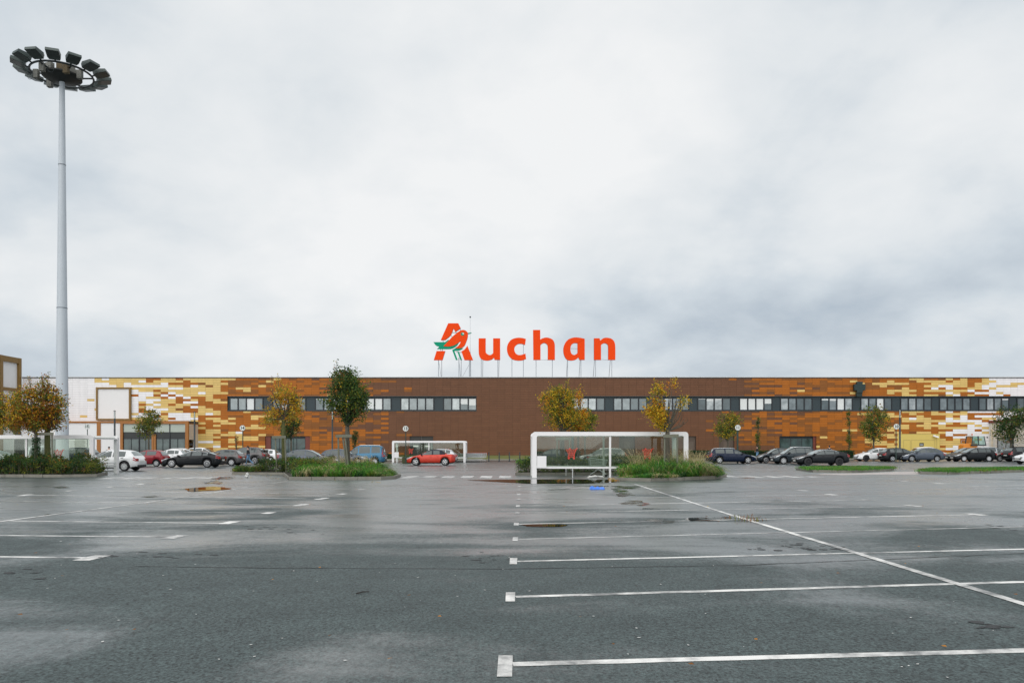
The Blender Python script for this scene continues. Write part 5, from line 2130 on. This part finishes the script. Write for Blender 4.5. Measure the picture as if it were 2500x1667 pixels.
def person(label, px, py, rz, stride=.5, group=None, top=jack, legs=jeans, hold=True, hood=False, d=None):
    c = at(px, py) if d is None else Vector((PX(px, d), d, gz(PX(px, d))))
    o = thing('person', label, 'person', (c.x, c.y, gz(c.x)), rz, group)
    s = stride
    # faces +x; y is sideways
    V = [(0, 0, .95), (0, 0, 1.18), (.02, 0, 1.40), (.03, 0, 1.50), (.05, 0, 1.60), (.05, 0, 1.69),
         (0, .10, .90), (.16 * s + .02, .10, .49), (.22 * s, .09, .09), (.22 * s + .17, .10, .05),
         (0, -.10, .90), (-.08 * s, -.10, .50), (-.46 * s, -.09, .14), (-.46 * s + .13, -.10, .05),
         (.02, .19, 1.38), (-.05, .25, 1.12), (.17, .20, 1.03), (.25, .16, 1.04),
         (.02, -.19, 1.38), (-.05, -.25, 1.12), (.17, -.20, 1.03), (.25, -.16, 1.04)]
    E = [(0, 1), (1, 2), (2, 3), (3, 4), (4, 5), (0, 6), (6, 7), (7, 8), (8, 9), (0, 10), (10, 11), (11, 12), (12, 13), (2, 14), (14, 15), (15, 16), (16, 17), (2, 18), (18, 19), (19, 20), (20, 21)]
    Rr = [(.14, .11), (.13, .105), (.15, .105), (.055, .055), (.085, .075), (.07, .065), .085, .06, .045, .038, .085, .06, .045, .038, .06, .045, .035, .032, .06, .045, .035, .032]
    # five unequal fingers curled around what the hands carry
    for hand, sgn in ((17, 1), (21, -1)):
        hx, hy, hz = V[hand]
        for q, (fy, fl_) in enumerate(((.030, .060), (.012, .072), (-.006, .068), (-.024, .055))):
            i = len(V)
            V += [(hx + .035, hy + fy * sgn, hz), (hx + .035 + fl_ * .6, hy + fy * sgn, hz - .012), (hx + .04 + fl_ * .75, hy + fy * sgn - .004, hz - .04)]
            E += [(hand, i), (i, i + 1), (i + 1, i + 2)]
            Rr += [.010, .009, .008]
        i = len(V)
        V += [(hx + .01, hy - .035 * sgn, hz + .015), (hx + .05, hy - .05 * sgn, hz + .012)]
        E += [(hand, i), (i, i + 1)]
        Rr += [.011, .009]
    body = skinned('body', V, E, Rr, skin, o)
    # face details stay in the head
    fb = MB()
    for sy in (-1, 1):
        fb.lathe([(.001, -.008), (.010, 0), (.001, .008)], 6, (.125, .028 * sy, 1.645))
    fb.tube([(.128, 0, 1.645), (.150, 0, 1.615), (.13, 0, 1.608)], [.008, .014, .01], 6)
    fb.box(.118, .13, -.02, .02, 1.575, 1.583)
    for sy in (-1, 1):
        fb.lathe([(.001, -.012), (.022, 0), (.001, .012)], 8, (.045, .080 * sy, 1.63))
    fb.build('face', skin, o)
    hb = MB()
    hb.lathe([(.086, -.03), (.098, .02), (.090, .065), (.055, .105), (.001, .118)], 14, (.035, 0, 1.655))
    hb.tube([(-.03, 0, 1.68), (-.045, 0, 1.60), (-.03, 0, 1.545)], [.07, .068, .045], 8)
    hb.build('hair', hairm if not hood else top, o, True)
    # clothing follows the body
    JV = [V[k] for k in (0, 1, 2, 14, 15, 16, 18, 19, 20)] + [(.02, 0, 1.47)]
    JE = [(0, 1), (1, 2), (2, 3), (3, 4), (4, 5), (2, 6), (6, 7), (7, 8), (2, 9)]
    JR = [(.175, .14), (.165, .135), (.18, .13), .082, .068, .052, .082, .068, .052, (.085, .08)]
    skinned('jacket', JV, JE, JR, top, o)
    PV = [(0, 0, .96), V[6], V[7], V[8], V[10], V[11], V[12]]
    PE = [(0, 1), (1, 2), (2, 3), (0, 4), (4, 5), (5, 6)]
    skinned('trousers', PV, PE, [(.15, .125), .105, .085, .068, .105, .085, .068], legs, o)
    for a, b in ((8, 9), (12, 13)):
        A, Bv = Vector(V[a]), Vector(V[b])
        mb = MB()
        mb.tube([A + Vector((-.05, 0, -.045)), A + Vector((.02, 0, -.03)), Bv + Vector((.02, 0, -.005))], [.045, .058, .042], 8)
        mb.build('shoe', shoe, o, True)
    return o


person('person in black jacket and pale blue jeans walking beside the grey off-roader', 606, 1135, math.radians(200), .95)
person('person in a dark hooded jacket behind the black saloon, only head and shoulders showing', 2025, 0, math.radians(80), .3, d=83.5, hood=True)
person('person with dark hair standing behind the white hatchback, only the head showing', 266, 0, math.radians(-60), .2, d=78)
person('person in dark clothes crouched walking by the thin column shaped tree', 1849, 0, math.radians(170), .6, d=96, hood=True)

# ---------------------------------------------------------------- compact tractor
td = 97.0
X = PX(2375, td)
tr = thing('compact_tractor', 'orange tractor with a glazed dark framed cab behind the parked cars', 'tractor', (X, td, .12), 0)
orange = mat('tractor_orange', (.75, .24, .012), .4, coat=.4)
cabg = glass_mat('cab_glass', (.45, .66, .58), 1.3)
zc = lambda py: PZ(py, td) - .12
xc = lambda px: PX(px, td) - X
mb = MB()
mb.prism([(xc(2345), .7), (xc(2346), zc(1087)), (xc(2352), zc(1083)), (xc(2368), zc(1081.5)), (xc(2380), zc(1082.5)), (xc(2381), .7)], -.55, .55)
mb.build('bonnet', orange, tr)
mb = MB()
for (pb, pt) in ((2364, 2367), (2381, 2381), (2398, 2394.5)):
    for y_ in (-.72, .72):
        mb.tube([(xc(pb), y_, zc(1086)), (xc(pt), y_ * .95, zc(1064.5))], .05, 6)
mb.box(xc(2363), xc(2399), -.76, .76, zc(1088), zc(1085))
mb.build('cab_frame', dark, tr)
mb = MB()
for y_ in (-.70, .70):
    mb.poly([(xc(2365), y_, zc(1085)), (xc(2397), y_, zc(1085)), (xc(2394), y_ * .95, zc(1065)), (xc(2368), y_ * .95, zc(1065))])
mb.poly([(xc(2364.5), -.68, zc(1085)), (xc(2364.5), .68, zc(1085)), (xc(2367.5), .65, zc(1065)), (xc(2367.5), -.65, zc(1065))])
mb.build('cab_glass', cabg, tr)
mb = MB()
mb.box(xc(2365), xc(2396), -.74, .74, zc(1064.4), zc(1062.4))
mb.build('cab_roof', white, tr)
mb = MB()
mb.lathe([(.001, 0), (.08, 0), (.07, .18), (.001, .2)], 10, (xc(2367.5), -.5, zc(1062.3)))
mb.build('beacon', mat('beacon_amber', (.5, .1, .01), .3), tr)
for px_, s_ in ((2400.5, 1), (2361.5, -1)):
    mb = MB()
    mb.tube([(xc(2397 if s_ > 0 else 2365), -.75, zc(1067)), (xc(px_), -.85, zc(1067.5))], .02, 5)
    mb.box(xc(px_) - .07, xc(px_) + .07, -.88, -.82, zc(1069.5), zc(1066))
    mb.build('mirror', dark, tr)
for x_, r_ in ((xc(2352), .45), (xc(2390), .72)):
    for y_ in (-.75, .5):
        mb = MB()
        mb.lathe([(r_ * .5, 0), (r_ * .9, -.02), (r_, .05), (r_, .22), (r_ * .9, .28), (r_ * .5, .26)], 18, (x_, y_, r_), 'y')
        wo = mb.build('wheel', rubber, tr)
        mb = MB()
        mb.lathe([(.001, .02), (r_ * .5, .02), (r_ * .5, .2), (.001, .2)], 14, (x_, y_, r_), 'y')
        mb.build('rim', orange, wo)
# thin rail fence by the tractor
fn = thing('rail_fence', 'thin grey wire rail fence along the white wall behind the tractor', 'fence', (PX(2420, 99), 99, .1))
mb = MB()
x0, x1 = PX(2347, 99) - PX(2420, 99), PX(2560, 99) - PX(2420, 99)
for z_ in (PZ(1075, 99) - .1, PZ(1085, 99) - .1):
    mb.tube([(x0, 0, z_), (x1, 0, z_)], .022, 5)
mb.build('rail', steel, fn)
for k in range(9):
    mb = MB()
    xx = lerp(x0, x1, k / 8)
    mb.tube([(xx, 0, 0), (xx, 0, PZ(1074.5, 99) - .1)], .03, 6)
    mb.build('post', steel, fn)
# ---------------------------------------------------------------- cars
car_glass = pane_mat('car_glass', (.022, .030, .031), .055, .02)
car_trim = mat('car_trim', (.012, .012, .013), .6)
head_m = mat('headlamp', (.55, .57, .58), .12, .35, coat=.8)
tail_m = mat('tail_lamp', (.33, .012, .012), .2, coat=.8)
plate_m = mat('number_plate', (.68, .68, .64), .5)
plate_y = mat('yellow_number_plate', (.62, .36, .04), .5)
rim_s = mat('alloy_silver', (.55, .56, .57), .28, .75)
rim_w = mat('hubcap_silver', (.60, .61, .62), .35, .3)
rim_k = mat('alloy_black', (.03, .03, .032), .35, .5)
chrome_t = mat('window_chrome', (.75, .76, .77), .2, .8)

PAINT = {}


def paint(name, rgb, metal=0.0, rough=.24):
    if name not in PAINT:
        dk_ = max(rgb) < .06
        PAINT[name] = mat('paint_' + name, rgb, rough, metal, var=.05, scale=1.0, coat=.06 if dk_ else .2, coat_rough=.05, spec=.28 if dk_ else .5)
    return PAINT[name]


paint('white', (.78, .78, .785))
paint('black', (.010, .012, .014), .1)
paint('anthracite', (.030, .040, .048), .3)
paint('slate', (.075, .09, .115), .4)
paint('graphite', (.11, .105, .105), .45)
paint('midgrey', (.20, .205, .205), .4)
paint('silver', (.50, .52, .54), .45)
paint('champagne', (.24, .215, .20), .5)
paint('navy', (.003, .010, .032), .15)
paint('skyblue', (.035, .145, .25), .3)
paint('red', (.52, .035, .014), .25)
paint('maroon', (.25, .016, .026), .2)
soft = mat('soft_top', (.010, .013, .022), .8)

SH_H = [(0, .50), (.015, .60), (.05, .69), (.14, .79), (.25, .90), (.45, .93), (.8, .97), (.94, .98), (.98, .90), (1, .74)]
SH_S = [(0, .50), (.015, .58), (.05, .66), (.14, .76), (.27, .87), (.45, .91), (.8, .96), (.93, 1.0), (.985, .96), (1, .70)]
KIND = {
    # length, height, width, wheel radius, shoulder, roof profile, side windows
    'hatch': (4.02, 1.47, 1.72, .31, SH_H, [(.25, None), (.45, 1.37), (.54, 1.46), (.62, 1.47), (.78, 1.44), (.875, 1.36), (.965, None)], [(.295, .525), (.545, .735), (.75, .845)]),
    'hatch3': (3.98, 1.46, 1.72, .32, SH_H, [(.25, None), (.45, 1.36), (.54, 1.45), (.62, 1.46), (.78, 1.43), (.875, 1.35), (.965, None)], [(.295, .56), (.585, .80)]),
    'small': (3.45, 1.42, 1.63, .28, SH_H, [(.19, None), (.38, 1.33), (.48, 1.41), (.60, 1.42), (.80, 1.40), (.90, 1.32), (.975, None)], [(.23, .53), (.56, .82)]),
    'sedan': (4.62, 1.45, 1.80, .325, SH_S, [(.27, None), (.43, 1.34), (.52, 1.43), (.60, 1.45), (.70, 1.41), (.77, 1.32), (.89, None)], [(.315, .51), (.53, .71), (.725, .785)]),
    'coupe': (4.72, 1.39, 1.83, .34, SH_S, [(.27, None), (.42, 1.27), (.51, 1.37), (.58, 1.39), (.70, 1.34), (.80, 1.22), (.93, None)], [(.31, .51), (.53, .70), (.715, .80)]),
    'wagon': (4.50, 1.49, 1.80, .32, SH_H, [(.26, None), (.40, 1.35), (.48, 1.45), (.56, 1.49), (.80, 1.47), (.90, 1.42), (.985, None)], [(.30, .475), (.495, .665), (.685, .87)]),
    'suv': (4.75, 1.68, 1.93, .37, [(x, z * 1.15) for x, z in SH_H], [(.25, None), (.40, 1.52), (.48, 1.64), (.56, 1.68), (.78, 1.65), (.88, 1.55), (.97, None)], [(.30, .475), (.495, .665), (.685, .84)]),
    'mpv': (4.35, 1.58, 1.74, .32, [(x, z * 1.06) for x, z in SH_H], [(.20, None), (.38, 1.44), (.48, 1.56), (.58, 1.58), (.80, 1.55), (.89, 1.46), (.97, None)], [(.25, .47), (.49, .68), (.695, .85)]),
    'van': (4.38, 1.82, 1.81, .32, [(x, z * 1.10) for x, z in SH_H], [(.19, None), (.34, 1.62), (.42, 1.77), (.52, 1.82), (.86, 1.80), (.945, 1.70), (.985, None)], [(.235, .43), (.46, .70), (.715, .91)]),
    'cabrio': (4.25, 1.42, 1.78, .325, SH_H, [(.26, None), (.42, 1.28), (.49, 1.38), (.55, 1.42), (.66, 1.40), (.73, 1.32), (.82, None)], [(.30, .53), (.55, .68)]),
}


def interp(pts, x):
    for k in range(len(pts) - 1):
        if pts[k][0] <= x <= pts[k + 1][0]:
            t = (x - pts[k][0]) / max(1e-9, pts[k + 1][0] - pts[k][0])
            return lerp(pts[k][1], pts[k + 1][1], t)
    return pts[-1][1] if x > pts[-1][0] else pts[0][1]


WHEELS = {}


def wheel_mesh(style, r):
    key = (style, round(r, 3))
    if key in WHEELS:
        return WHEELS[key]
    W_ = .20
    t = MB()
    t.lathe([(r * .62, -W_ / 2 + .02), (r * .80, -W_ / 2), (r * .95, -W_ / 2 + .015), (r, -W_ / 2 + .05), (r, W_ / 2 - .05), (r * .95, W_ / 2 - .015), (r * .8, W_ / 2), (r * .62, W_ / 2 - .02)], 22, axis='y')
    to = t.build('wheel', rubber, None, True)
    m = MB()
    ro = r * .66
    yf = -W_ / 2 + .012
    m.lathe([(ro * .86, yf + .03), (ro * .90, yf - .004), (ro, yf), (ro, yf + .03)], 22, axis='y', mi=0)
    m.lathe([(.001, yf + .05), (ro * .95, yf + .05)], 22, axis='y', mi=1)
    m.lathe([(.001, yf - .008), (ro * .2, yf - .006), (ro * .24, yf + .03)], 14, axis='y', mi=0)
    ns, wsp = {'five': (5, .13), 'ten': (10, .055), 'cap': (8, .125), 'black': (10, .06), 'y': (7, .09)}[style]
    for k in range(ns):
        a = 2 * PI * k / ns
        d = Vector((math.cos(a), 0, math.sin(a)))
        n = Vector((-math.sin(a), 0, math.cos(a)))
        w0, w1 = wsp * ro * .9, wsp * ro * 1.5
        P = [d * ro * .15 - n * w0, d * ro * .92 - n * w1, d * ro * .92 + n * w1, d * ro * .15 + n * w0]
        i = m.add([p + Vector((0, yf + .0, 0)) for p in P] + [p + Vector((0, yf + .035, 0)) for p in P])
        for q in ((0, 1, 2, 3), (0, 4, 5, 1), (1, 5, 6, 2), (2, 6, 7, 3), (3, 7, 4, 0)):
            m.face([i + z for z in q], 0)
    rm = {'five': rim_s, 'ten': rim_s, 'cap': rim_w, 'black': rim_k, 'y': rim_s}[style]
    ro_ = m.build('rim', [rm, car_trim], None)
    WHEELS[key] = (to.data, ro_.data)
    for o in (to, ro_):
        bpy.data.objects.remove(o)
    return WHEELS[key]


def link(name, data, parent, loc=(0, 0, 0), rz=0):
    o = bpy.data.objects.new(name, data)
    COL.objects.link(o)
    o.parent = parent
    o.location = loc
    o.rotation_euler = (0, 0, rz)
    return o


def car(label, kind, pxl, pxr, by, face, pname, wheel='cap', cat='car', group='cars parked before the store', fit=True, plate=None, chrome_line=False, roof_rail=False, spoiler=False, yaw=0.0, trimcol=None, name=None, front_trim=True):
    L0, H0, W, wr, SHp, RFp, segs = KIND[kind]
    xm = (pxl + pxr) / 2
    X = 0
    for _ in range(4):
        dn = (EH - gz(X)) * F / (by - HY)
        X = PX(xm, dn + .4)
    df = dn + W * .8
    xl = (pxl - CX) / F * (dn if pxl < CX else df)
    xr = (pxr - CX) / F * (df if pxr < CX else dn)
    Lf = xr - xl
    L_ = clamp(Lf, L0 * .92, L0 * 1.08)
    X = (xl + xr) / 2
    if abs(Lf - L_) > .05:
        # keep the end that shows
        X = xl + L_ / 2 if fit == 'l' else (xr - L_ / 2 if fit == 'r' else X)
    o = thing(name or {'van': 'family_van', 'suv': 'parked_suv'}.get(kind, 'parked_car'), label, cat, (X, dn + W / 2, gz(X)), (0 if face == 'r' else PI) + math.radians(yaw), group)
    pm = PAINT[pname]
    # --- profiles
    n = max(60, int(L_ / .055))
    xs = [L_ * k / n for k in range(n + 1)]
    sh = [interp(SHp, x / L_) for x in xs]
    cow, tail = RFp[0][0], RFp[-1][0]
    rf = [(f, (interp(SHp, f) + .03 if z is None else z)) for f, z in RFp]
    tp_ = []
    for x, z in zip(xs, sh):
        f = x / L_
        tp_.append(max(z + .03, interp(rf, f)) if cow <= f <= tail else z + .03 * clamp(f / .03) * clamp((1 - f) / .02))

    def smooth(a, k):
        for _ in range(k):
            a = [a[0]] + [(a[i - 1] + 2 * a[i] + a[i + 1]) / 4 for i in range(1, len(a) - 1)] + [a[-1]]
        return a
    sh = smooth(sh, 4)
    tp_ = [max(t, s_ + .012) for t, s_ in zip(smooth(tp_, 3), sh)]
    wx = (.19 * L_, (.795 if kind not in ('small',) else .83) * L_)
    ra = wr + .055
    clear = .19 if kind != 'suv' else .24

    def zbot(x):
        z = clear + .07 * clamp(1 - x / (.10 * L_)) + .10 * clamp(1 - (L_ - x) / (.10 * L_))
        for c in wx:
            if abs(x - c) < ra:
                z = max(z, wr + math.sqrt(ra * ra - (x - c) ** 2))
        return z

    def hw(x):
        f, r = x / L_, (L_ - x)
        a = 1 - .30 * clamp(1 - x / .55) ** 2.2
        b = 1 - .20 * clamp(1 - r / .42) ** 2.2
        return W / 2 * a * b

    def ring(k):
        x = xs[k]
        w_ = hw(x)
        zb, zs, zt = zbot(x), sh[k], tp_[k]
        zs = max(zs, zb + .06)
        zt = max(zt, zs + .01)
        h = zs - zb
        g = clamp((zt - zs) / .36)
        r = lerp(.90 * w_, .685 * W / 2 * min(1, w_ / (W / 2) + .05), g)
        z9 = zt - lerp(.012, .055, g)
        p6 = Vector((w_ * .935, zs))
        p9 = Vector((r, z9))
        mid = p6.lerp(p9, .55) + Vector((.018 * g, 0))
        mid2 = p6.lerp(mid, .15)
        P = [(0, zb), (.86 * w_, zb), (.965 * w_, zb + .09 * h), (w_, zb + .36 * h), (.998 * w_, zb + .62 * h), (.985 * w_, zb + .84 * h), tuple(p6), tuple(p6.lerp(mid, .15)), tuple(mid), tuple(p9), (.62 * r, zt - lerp(.003, .012, g)), (0, zt)]
        return P
    bm_ = MB()
    rows = []
    for k in range(n + 1):
        P = ring(k)
        loop = P + [(-y, z) for y, z in P[-2:0:-1]]
        rows.append(bm_.add([(L_ / 2 - xs[k], y, z) for y, z in loop]))
    m_ = 22
    for k in range(n):
        lift = tp_[k] - sh[k] > .10
        for j in range(m_):
            j2 = (j + 1) % m_
            jj = j if j < 11 else 21 - j
            mi = 0
            if jj <= 1:
                mi = 1
            elif kind == 'cabrio' and jj >= 6 and lift and xs[k] > .40 * L_:
                mi = 2
            bm_.face((rows[k] + j, rows[k + 1] + j, rows[k + 1] + j2, rows[k] + j2), mi)
    bm_.face([rows[0] + j for j in range(m_)], 0)
    bm_.face([rows[n] + j for j in range(m_)][::-1], 0)
    # inner floor so that one cannot look under the arches through the shell
    bm_.box(-L_ / 2 + .25, L_ / 2 - .25, -W / 2 + .27, W / 2 - .27, clear + .02, clear + .40, 1)
    bm_.build('body', [pm, car_trim, soft], o, True)

    # --- glass
    def sidept(k, t, s, off=.010):
        P = ring(k)
        a, c, e = Vector(P[6]), Vector(P[8]), Vector(P[9])
        q = a.lerp(c, t / .55) if t < .55 else c.lerp(e, (t - .55) / .45)
        return Vector((L_ / 2 - xs[k], (q.x + off) * s, q.y + .002))
    for (fa, fb) in segs:
        ka, kb = round(fa * n), round(fb * n)
        for s in (-1, 1):
            g = MB()
            for k in range(ka, kb):
                for t0, t1 in ((.06, .15 * .55), (.15 * .55, .55), (.55, .90)):
                    A, B, C, D_ = sidept(k, t0, s), sidept(k + 1, t0, s), sidept(k + 1, t1, s), sidept(k, t1, s)
                    g.poly([A, B, C, D_] if s > 0 else [A, D_, C, B])
            g.build('side_window', car_glass, o, True)
            if chrome_line and (fa, fb) == segs[0]:
                pass
    if chrome_line:
        for s in (-1, 1):
            ka, kb = round(segs[0][0] * n), round(segs[-1][1] * n)
            g = MB()
            g.tube([sidept(k, .95, s, .012) for k in range(ka, kb + 1, 3)], .016, 4, False)
            g.build('window_trim', chrome_t, o)
    if roof_rail:
        for s in (-1, 1):
            ka, kb = round(.46 * n), round(.86 * n)
            g = MB()
            g.tube([sidept(k, 1.0, s, -.02) + Vector((0, 0, .045)) for k in range(ka, kb + 1, 3)], .022, 5)
            g.build('roof_rail', chrome_t, o)

    def screen(name, fa, fb, wd):
        ka, kb = round(fa * n), round(fb * n)
        g = MB()
        for k in range(ka, kb):
            cr = []
            for kk in (k, k + 1):
                P = ring(kk)
                dz_ = tp_[min(kk + 1, n)] - tp_[max(kk - 1, 0)]
                dx_ = xs[min(kk + 1, n)] - xs[max(kk - 1, 0)]
                nn = Vector((dz_, dx_)).normalized() * .010
                r, z9, zt = P[9][0], P[9][1], P[11][1]
                cr.append([Vector((L_ / 2 - xs[kk] + nn.x, r * q * wd, lerp(zt, z9, abs(q * wd) ** 2.2) + nn.y + .003)) for q in (-1, -.6, -.2, .2, .6, 1)])
            for q in range(5):
                g.poly([cr[0][q], cr[0][q + 1], cr[1][q + 1], cr[1][q]])
        g.build(name, car_glass, o, True)
    screen('windscreen', cow + .015, RFp[2][0] - .035, .93)
    screen('rear_window', RFp[-2][0] + .005, lerp(RFp[-2][0], RFp[-1][0], .80), .86)

    # --- wheels
    tm, rm = wheel_mesh(wheel, wr)
    for c in wx:
        for s in (-1, 1):
            wo = link('wheel', tm, o, (L_ / 2 - c, s * (W / 2 - .105), wr), 0 if s < 0 else PI)
            link('rim', rm, wo)

    # --- lights, grille, plates, mirrors
    def surf(k, j, t, s, off):
        P = ring(k)
        q = Vector(P[j]).lerp(Vector(P[j + 1]), t)
        return Vector((L_ / 2 - xs[k], (q.x + off) * s, q.y + off * .6))
    for s in (-1, 1):
        g = MB()
        for k in range(round(.022 * n), round(.125 * n)):
            f = (k / n - .022) / .103
            lo, hi = lerp(.2, .75, f), 1.0
            A, B = surf(k, 5, lo, s, .010), surf(k + 1, 5, min(1, lo + .02), s, .010)
            C, D_ = surf(k + 1, 6, 1.0, s, .012), surf(k, 6, 1.0, s, .012)
            E1, E2 = surf(k + 1, 8, .9, s, .010) + Vector((0, 0, .008)), surf(k, 8, .9, s, .010) + Vector((0, 0, .008))
            g.poly([A, B, C, D_])
            g.poly([D_, C, E1, E2])
        x0 = L_ / 2 - .012
        y0 = hw(.05) * .97
        g.box(x0 - .06, x0 + .016, s * y0 - .24 * (s > 0), s * y0 + .24 * (s < 0), .545 * SHp[2][1] / .69, .655 * SHp[2][1] / .69)
        g.build('headlight', head_m, o)
        g = MB()
        hi_k = n - 1
        lift = .16 if kind in ('wagon', 'van', 'mpv') else 0
        for k in range(round(.945 * n), hi_k):
            A, B = surf(k, 4, .35, s, .012), surf(k + 1, 4, .35, s, .012)
            C, D_ = surf(k + 1, 6, 1.0, s, .012), surf(k, 6, 1.0, s, .012)
            g.poly([A, B, C, D_])
        kk = round(.975 * n)
        zs_ = sh[kk]
        yy = hw(L_ * .985)
        g.box(-L_ / 2 - .016, -L_ / 2 + .10, s * yy * .99 - .26 * (s > 0), s * yy * .99 + .26 * (s < 0), zs_ - .20, zs_ - .03)
        if lift:
            for k in range(round(.945 * n), round(.975 * n)):
                A, B = surf(k, 6, 0, s, .012), surf(k + 1, 6, 0, s, .012)
                C, D_ = surf(k + 1, 8, .8, s, .014), surf(k, 8, .8, s, .014)
                g.poly([A, B, C, D_])
        g.build('tail_light', tail_m, o)
        g = MB()
        zc_ = sh[round(.33 * n)] + .07
        g.obox((L_ / 2 - .315 * L_, s * (W / 2 + .07), zc_), (.075, s * -.01, 0), (0, .085, 0), (.012, 0, .065))
        g.build('mirror', car_trim if (trimcol or pname in ('red', 'navy', 'anthracite', 'black')) else pm, o)
        g = MB()
        for fa, fb in segs[:2]:
            kq = round((fb - .035) * n)
            P = ring(kq)
            q = Vector(P[5])
            g.obox((L_ / 2 - xs[kq], s * (q.x + .012), q.y - .02), (.09, 0, 0), (0, .014, 0), (0, 0, .016))
        g.build('door_handle', pm if pname != 'white' else car_trim, o)
    g = MB()
    g.box(L_ / 2 - .10, L_ / 2 + .018, -W * .30, W * .30, .44, .54)
    g.box(L_ / 2 - .14, L_ / 2 + .012, -W * .27, W * .27, .24, .335)
    g.build('grille', car_trim, o)
    g = MB()
    g.box(-L_ / 2 - .02, -L_ / 2 + .12, -W * .36, W * .36, .30, .42)
    g.build('rear_bumper_trim', car_trim, o)
    for s in (-1, 1):
        g = MB()
        e = L_ / 2 + (.024 if s > 0 else .026)
        z0 = .36 if s > 0 else (.60 if kind not in ('sedan', 'coupe', 'cabrio') else .55)
        g.box(s * e - .006, s * e + .006, -.26, .26, z0, z0 + .11)
        g.build('number_plate', plate or plate_m, o)
    if spoiler:
        g = MB()
        k = round(.93 * n)
        zt = tp_[k]
        g.box(-L_ / 2 + .10, -L_ / 2 + .36, -W * .36, W * .36, zt + .06, zt + .10)
        for s in (-1, 1):
            g.box(-L_ / 2 + .16, -L_ / 2 + .28, s * W * .33 - .02, s * W * .33 + .02, zt - .12, zt + .061)
        g.build('spoiler', pm, o)
    return o


# west half
car('white small hatchback with red tail lamps behind the west trolley shelter', 'hatch3', 190, 355, 1150, 'l', 'white', 'cap')
car('white hatchback mostly hidden behind the one at the west shelter', 'hatch', 198, 330, 1142, 'l', 'white', 'cap')
car('dark estate car behind the floodlight mast', 'suv', 120, 232, 1137, 'l', 'anthracite', 'five')
car('pale grey van seen through the west shelter glass', 'van', 22, 150, 1140, 'l', 'silver', 'cap')
car('white saloon behind roses at the west picture edge', 'sedan', -70, 52, 1143, 'r', 'white', 'five')
car('small maroon hatchback between the white hatchback and the black coupe', 'small', 305, 413, 1139, 'l', 'maroon', 'cap', fit='r')
car('white hatchback directly behind the maroon one', 'hatch', 355, 463, 1131.5, 'l', 'white', 'cap', fit='r')
car('white saloon roof showing above the black coupe', 'mpv', 392, 510, 1127.5, 'r', 'white', 'five')
car('white off-roader farther back above the boot of the black coupe', 'suv', 445, 548, 1125.5, 'r', 'white', 'five', fit='l')
car('glossy black coupe with chrome window line and ten-spoke wheels', 'coupe', 391, 551, 1141.4, 'l', 'black', 'ten', chrome_line=True)
car('grey small hatchback with orange tail lamp beside the walking person', 'hatch', 478, 600, 1137.2, 'l', 'graphite', 'cap', fit='r')
car('grey off-roader with dark spoiler behind the walking person', 'suv', 540, 657, 1133.5, 'l', 'graphite', 'five', fit='r', spoiler=True)
car('white hatchback behind the golden maple trunk', 'hatch', 590, 688, 1129.5, 'l', 'white', 'cap', fit='r')
car('slate grey saloon behind the grassy bed with staked trees', 'sedan', 655, 832, 1140, 'r', 'slate', 'five', fit='r')
car('slate grey hatchback between the saloon and the blue van', 'hatch', 770, 903, 1136.5, 'r', 'slate', 'ten', fit='r')
car('sky blue van with roof bars beside the trolley shelter', 'van', 825, 944, 1135.3, 'l', 'skyblue', 'cap', fit='r', roof_rail=True, cat='van')
car('bright red convertible with a closed black roof', 'cabrio', 992, 1113, 1136.3, 'l', 'red', 'five')
car('silver hatchback hidden behind the red convertible', 'hatch', 1003, 1117, 1130.5, 'l', 'silver', 'cap', fit='r')
car('dark blue saloon behind the white post of the near trolley shelter', 'sedan', 1288, 1400, 1131, 'l', 'anthracite', 'five', fit='l')
car('mid grey hatchback seen whole through the near shelter glass', 'wagon', 1404, 1537, 1131.5, 'l', 'midgrey', 'ten', roof_rail=True)
# east half
car('navy blue estate car with bright five-spoke wheels and yellow plate', 'wagon', 1724, 1849, 1132, 'r', 'navy', 'five', plate=plate_y, roof_rail=True)
car('black hatchback nose to nose with the navy estate', 'hatch', 1842, 1940, 1130.5, 'l', 'anthracite', 'ten', fit='l')
car('dark grey people carrier with pale hubcaps and silver roof rails', 'mpv', 1882, 1999, 1133, 'l', 'anthracite', 'cap', roof_rail=True)
car('black fastback saloon with black wheels and rear spoiler before the mown island', 'coupe', 1934, 2076, 1136.2, 'l', 'black', 'black', spoiler=True, chrome_line=True)
car('white electric hatchback with dark wheels facing the black fastback tail', 'hatch', 2084, 2190, 1126, 'l', 'white', 'black', fit='l')
car('black hatchback tail-on between the white electric and grey hatchback', 'hatch', 2144, 2262, 1127, 'r', 'black', 'five', fit='l')
car('slate grey hatchback shown whole before the yellow garage door', 'hatch', 2191, 2310, 1127.2, 'l', 'slate', 'ten')
car('white car roof showing behind the slate grey hatchback', 'mpv', 2222, 2318, 1120, 'r', 'white', 'cap', fit='r')
car('black hatchback squeezed behind the slate grey hatchback tail', 'hatch', 2304, 2402, 1126, 'l', 'anthracite', 'ten', fit='l')
car('white hatchback farther back below the tractor', 'hatch', 2312, 2405, 1120.5, 'l', 'white', 'cap', fit='l')
car('black hatchback with long pale headlamps below the tractor', 'hatch', 2317, 2436, 1126.6, 'l', 'black', 'cap', fit='l')
car('silver hatchback tail-on with black bumper strip', 'mpv', 2367, 2480, 1125.6, 'r', 'silver', 'cap', fit='l')
car('champagne grey hatchback nosing out between the silver and the black one', 'hatch', 2404, 2525, 1126, 'l', 'champagne', 'cap', fit='l')
car('tall black hatchback tail-on under the dark green tree', 'mpv', 2447, 2570, 1126.8, 'r', 'black', 'cap', fit='l')
car('white car nose at the east picture edge', 'hatch', 2474, 2610, 1133.5, 'l', 'white', 'cap', fit='l')
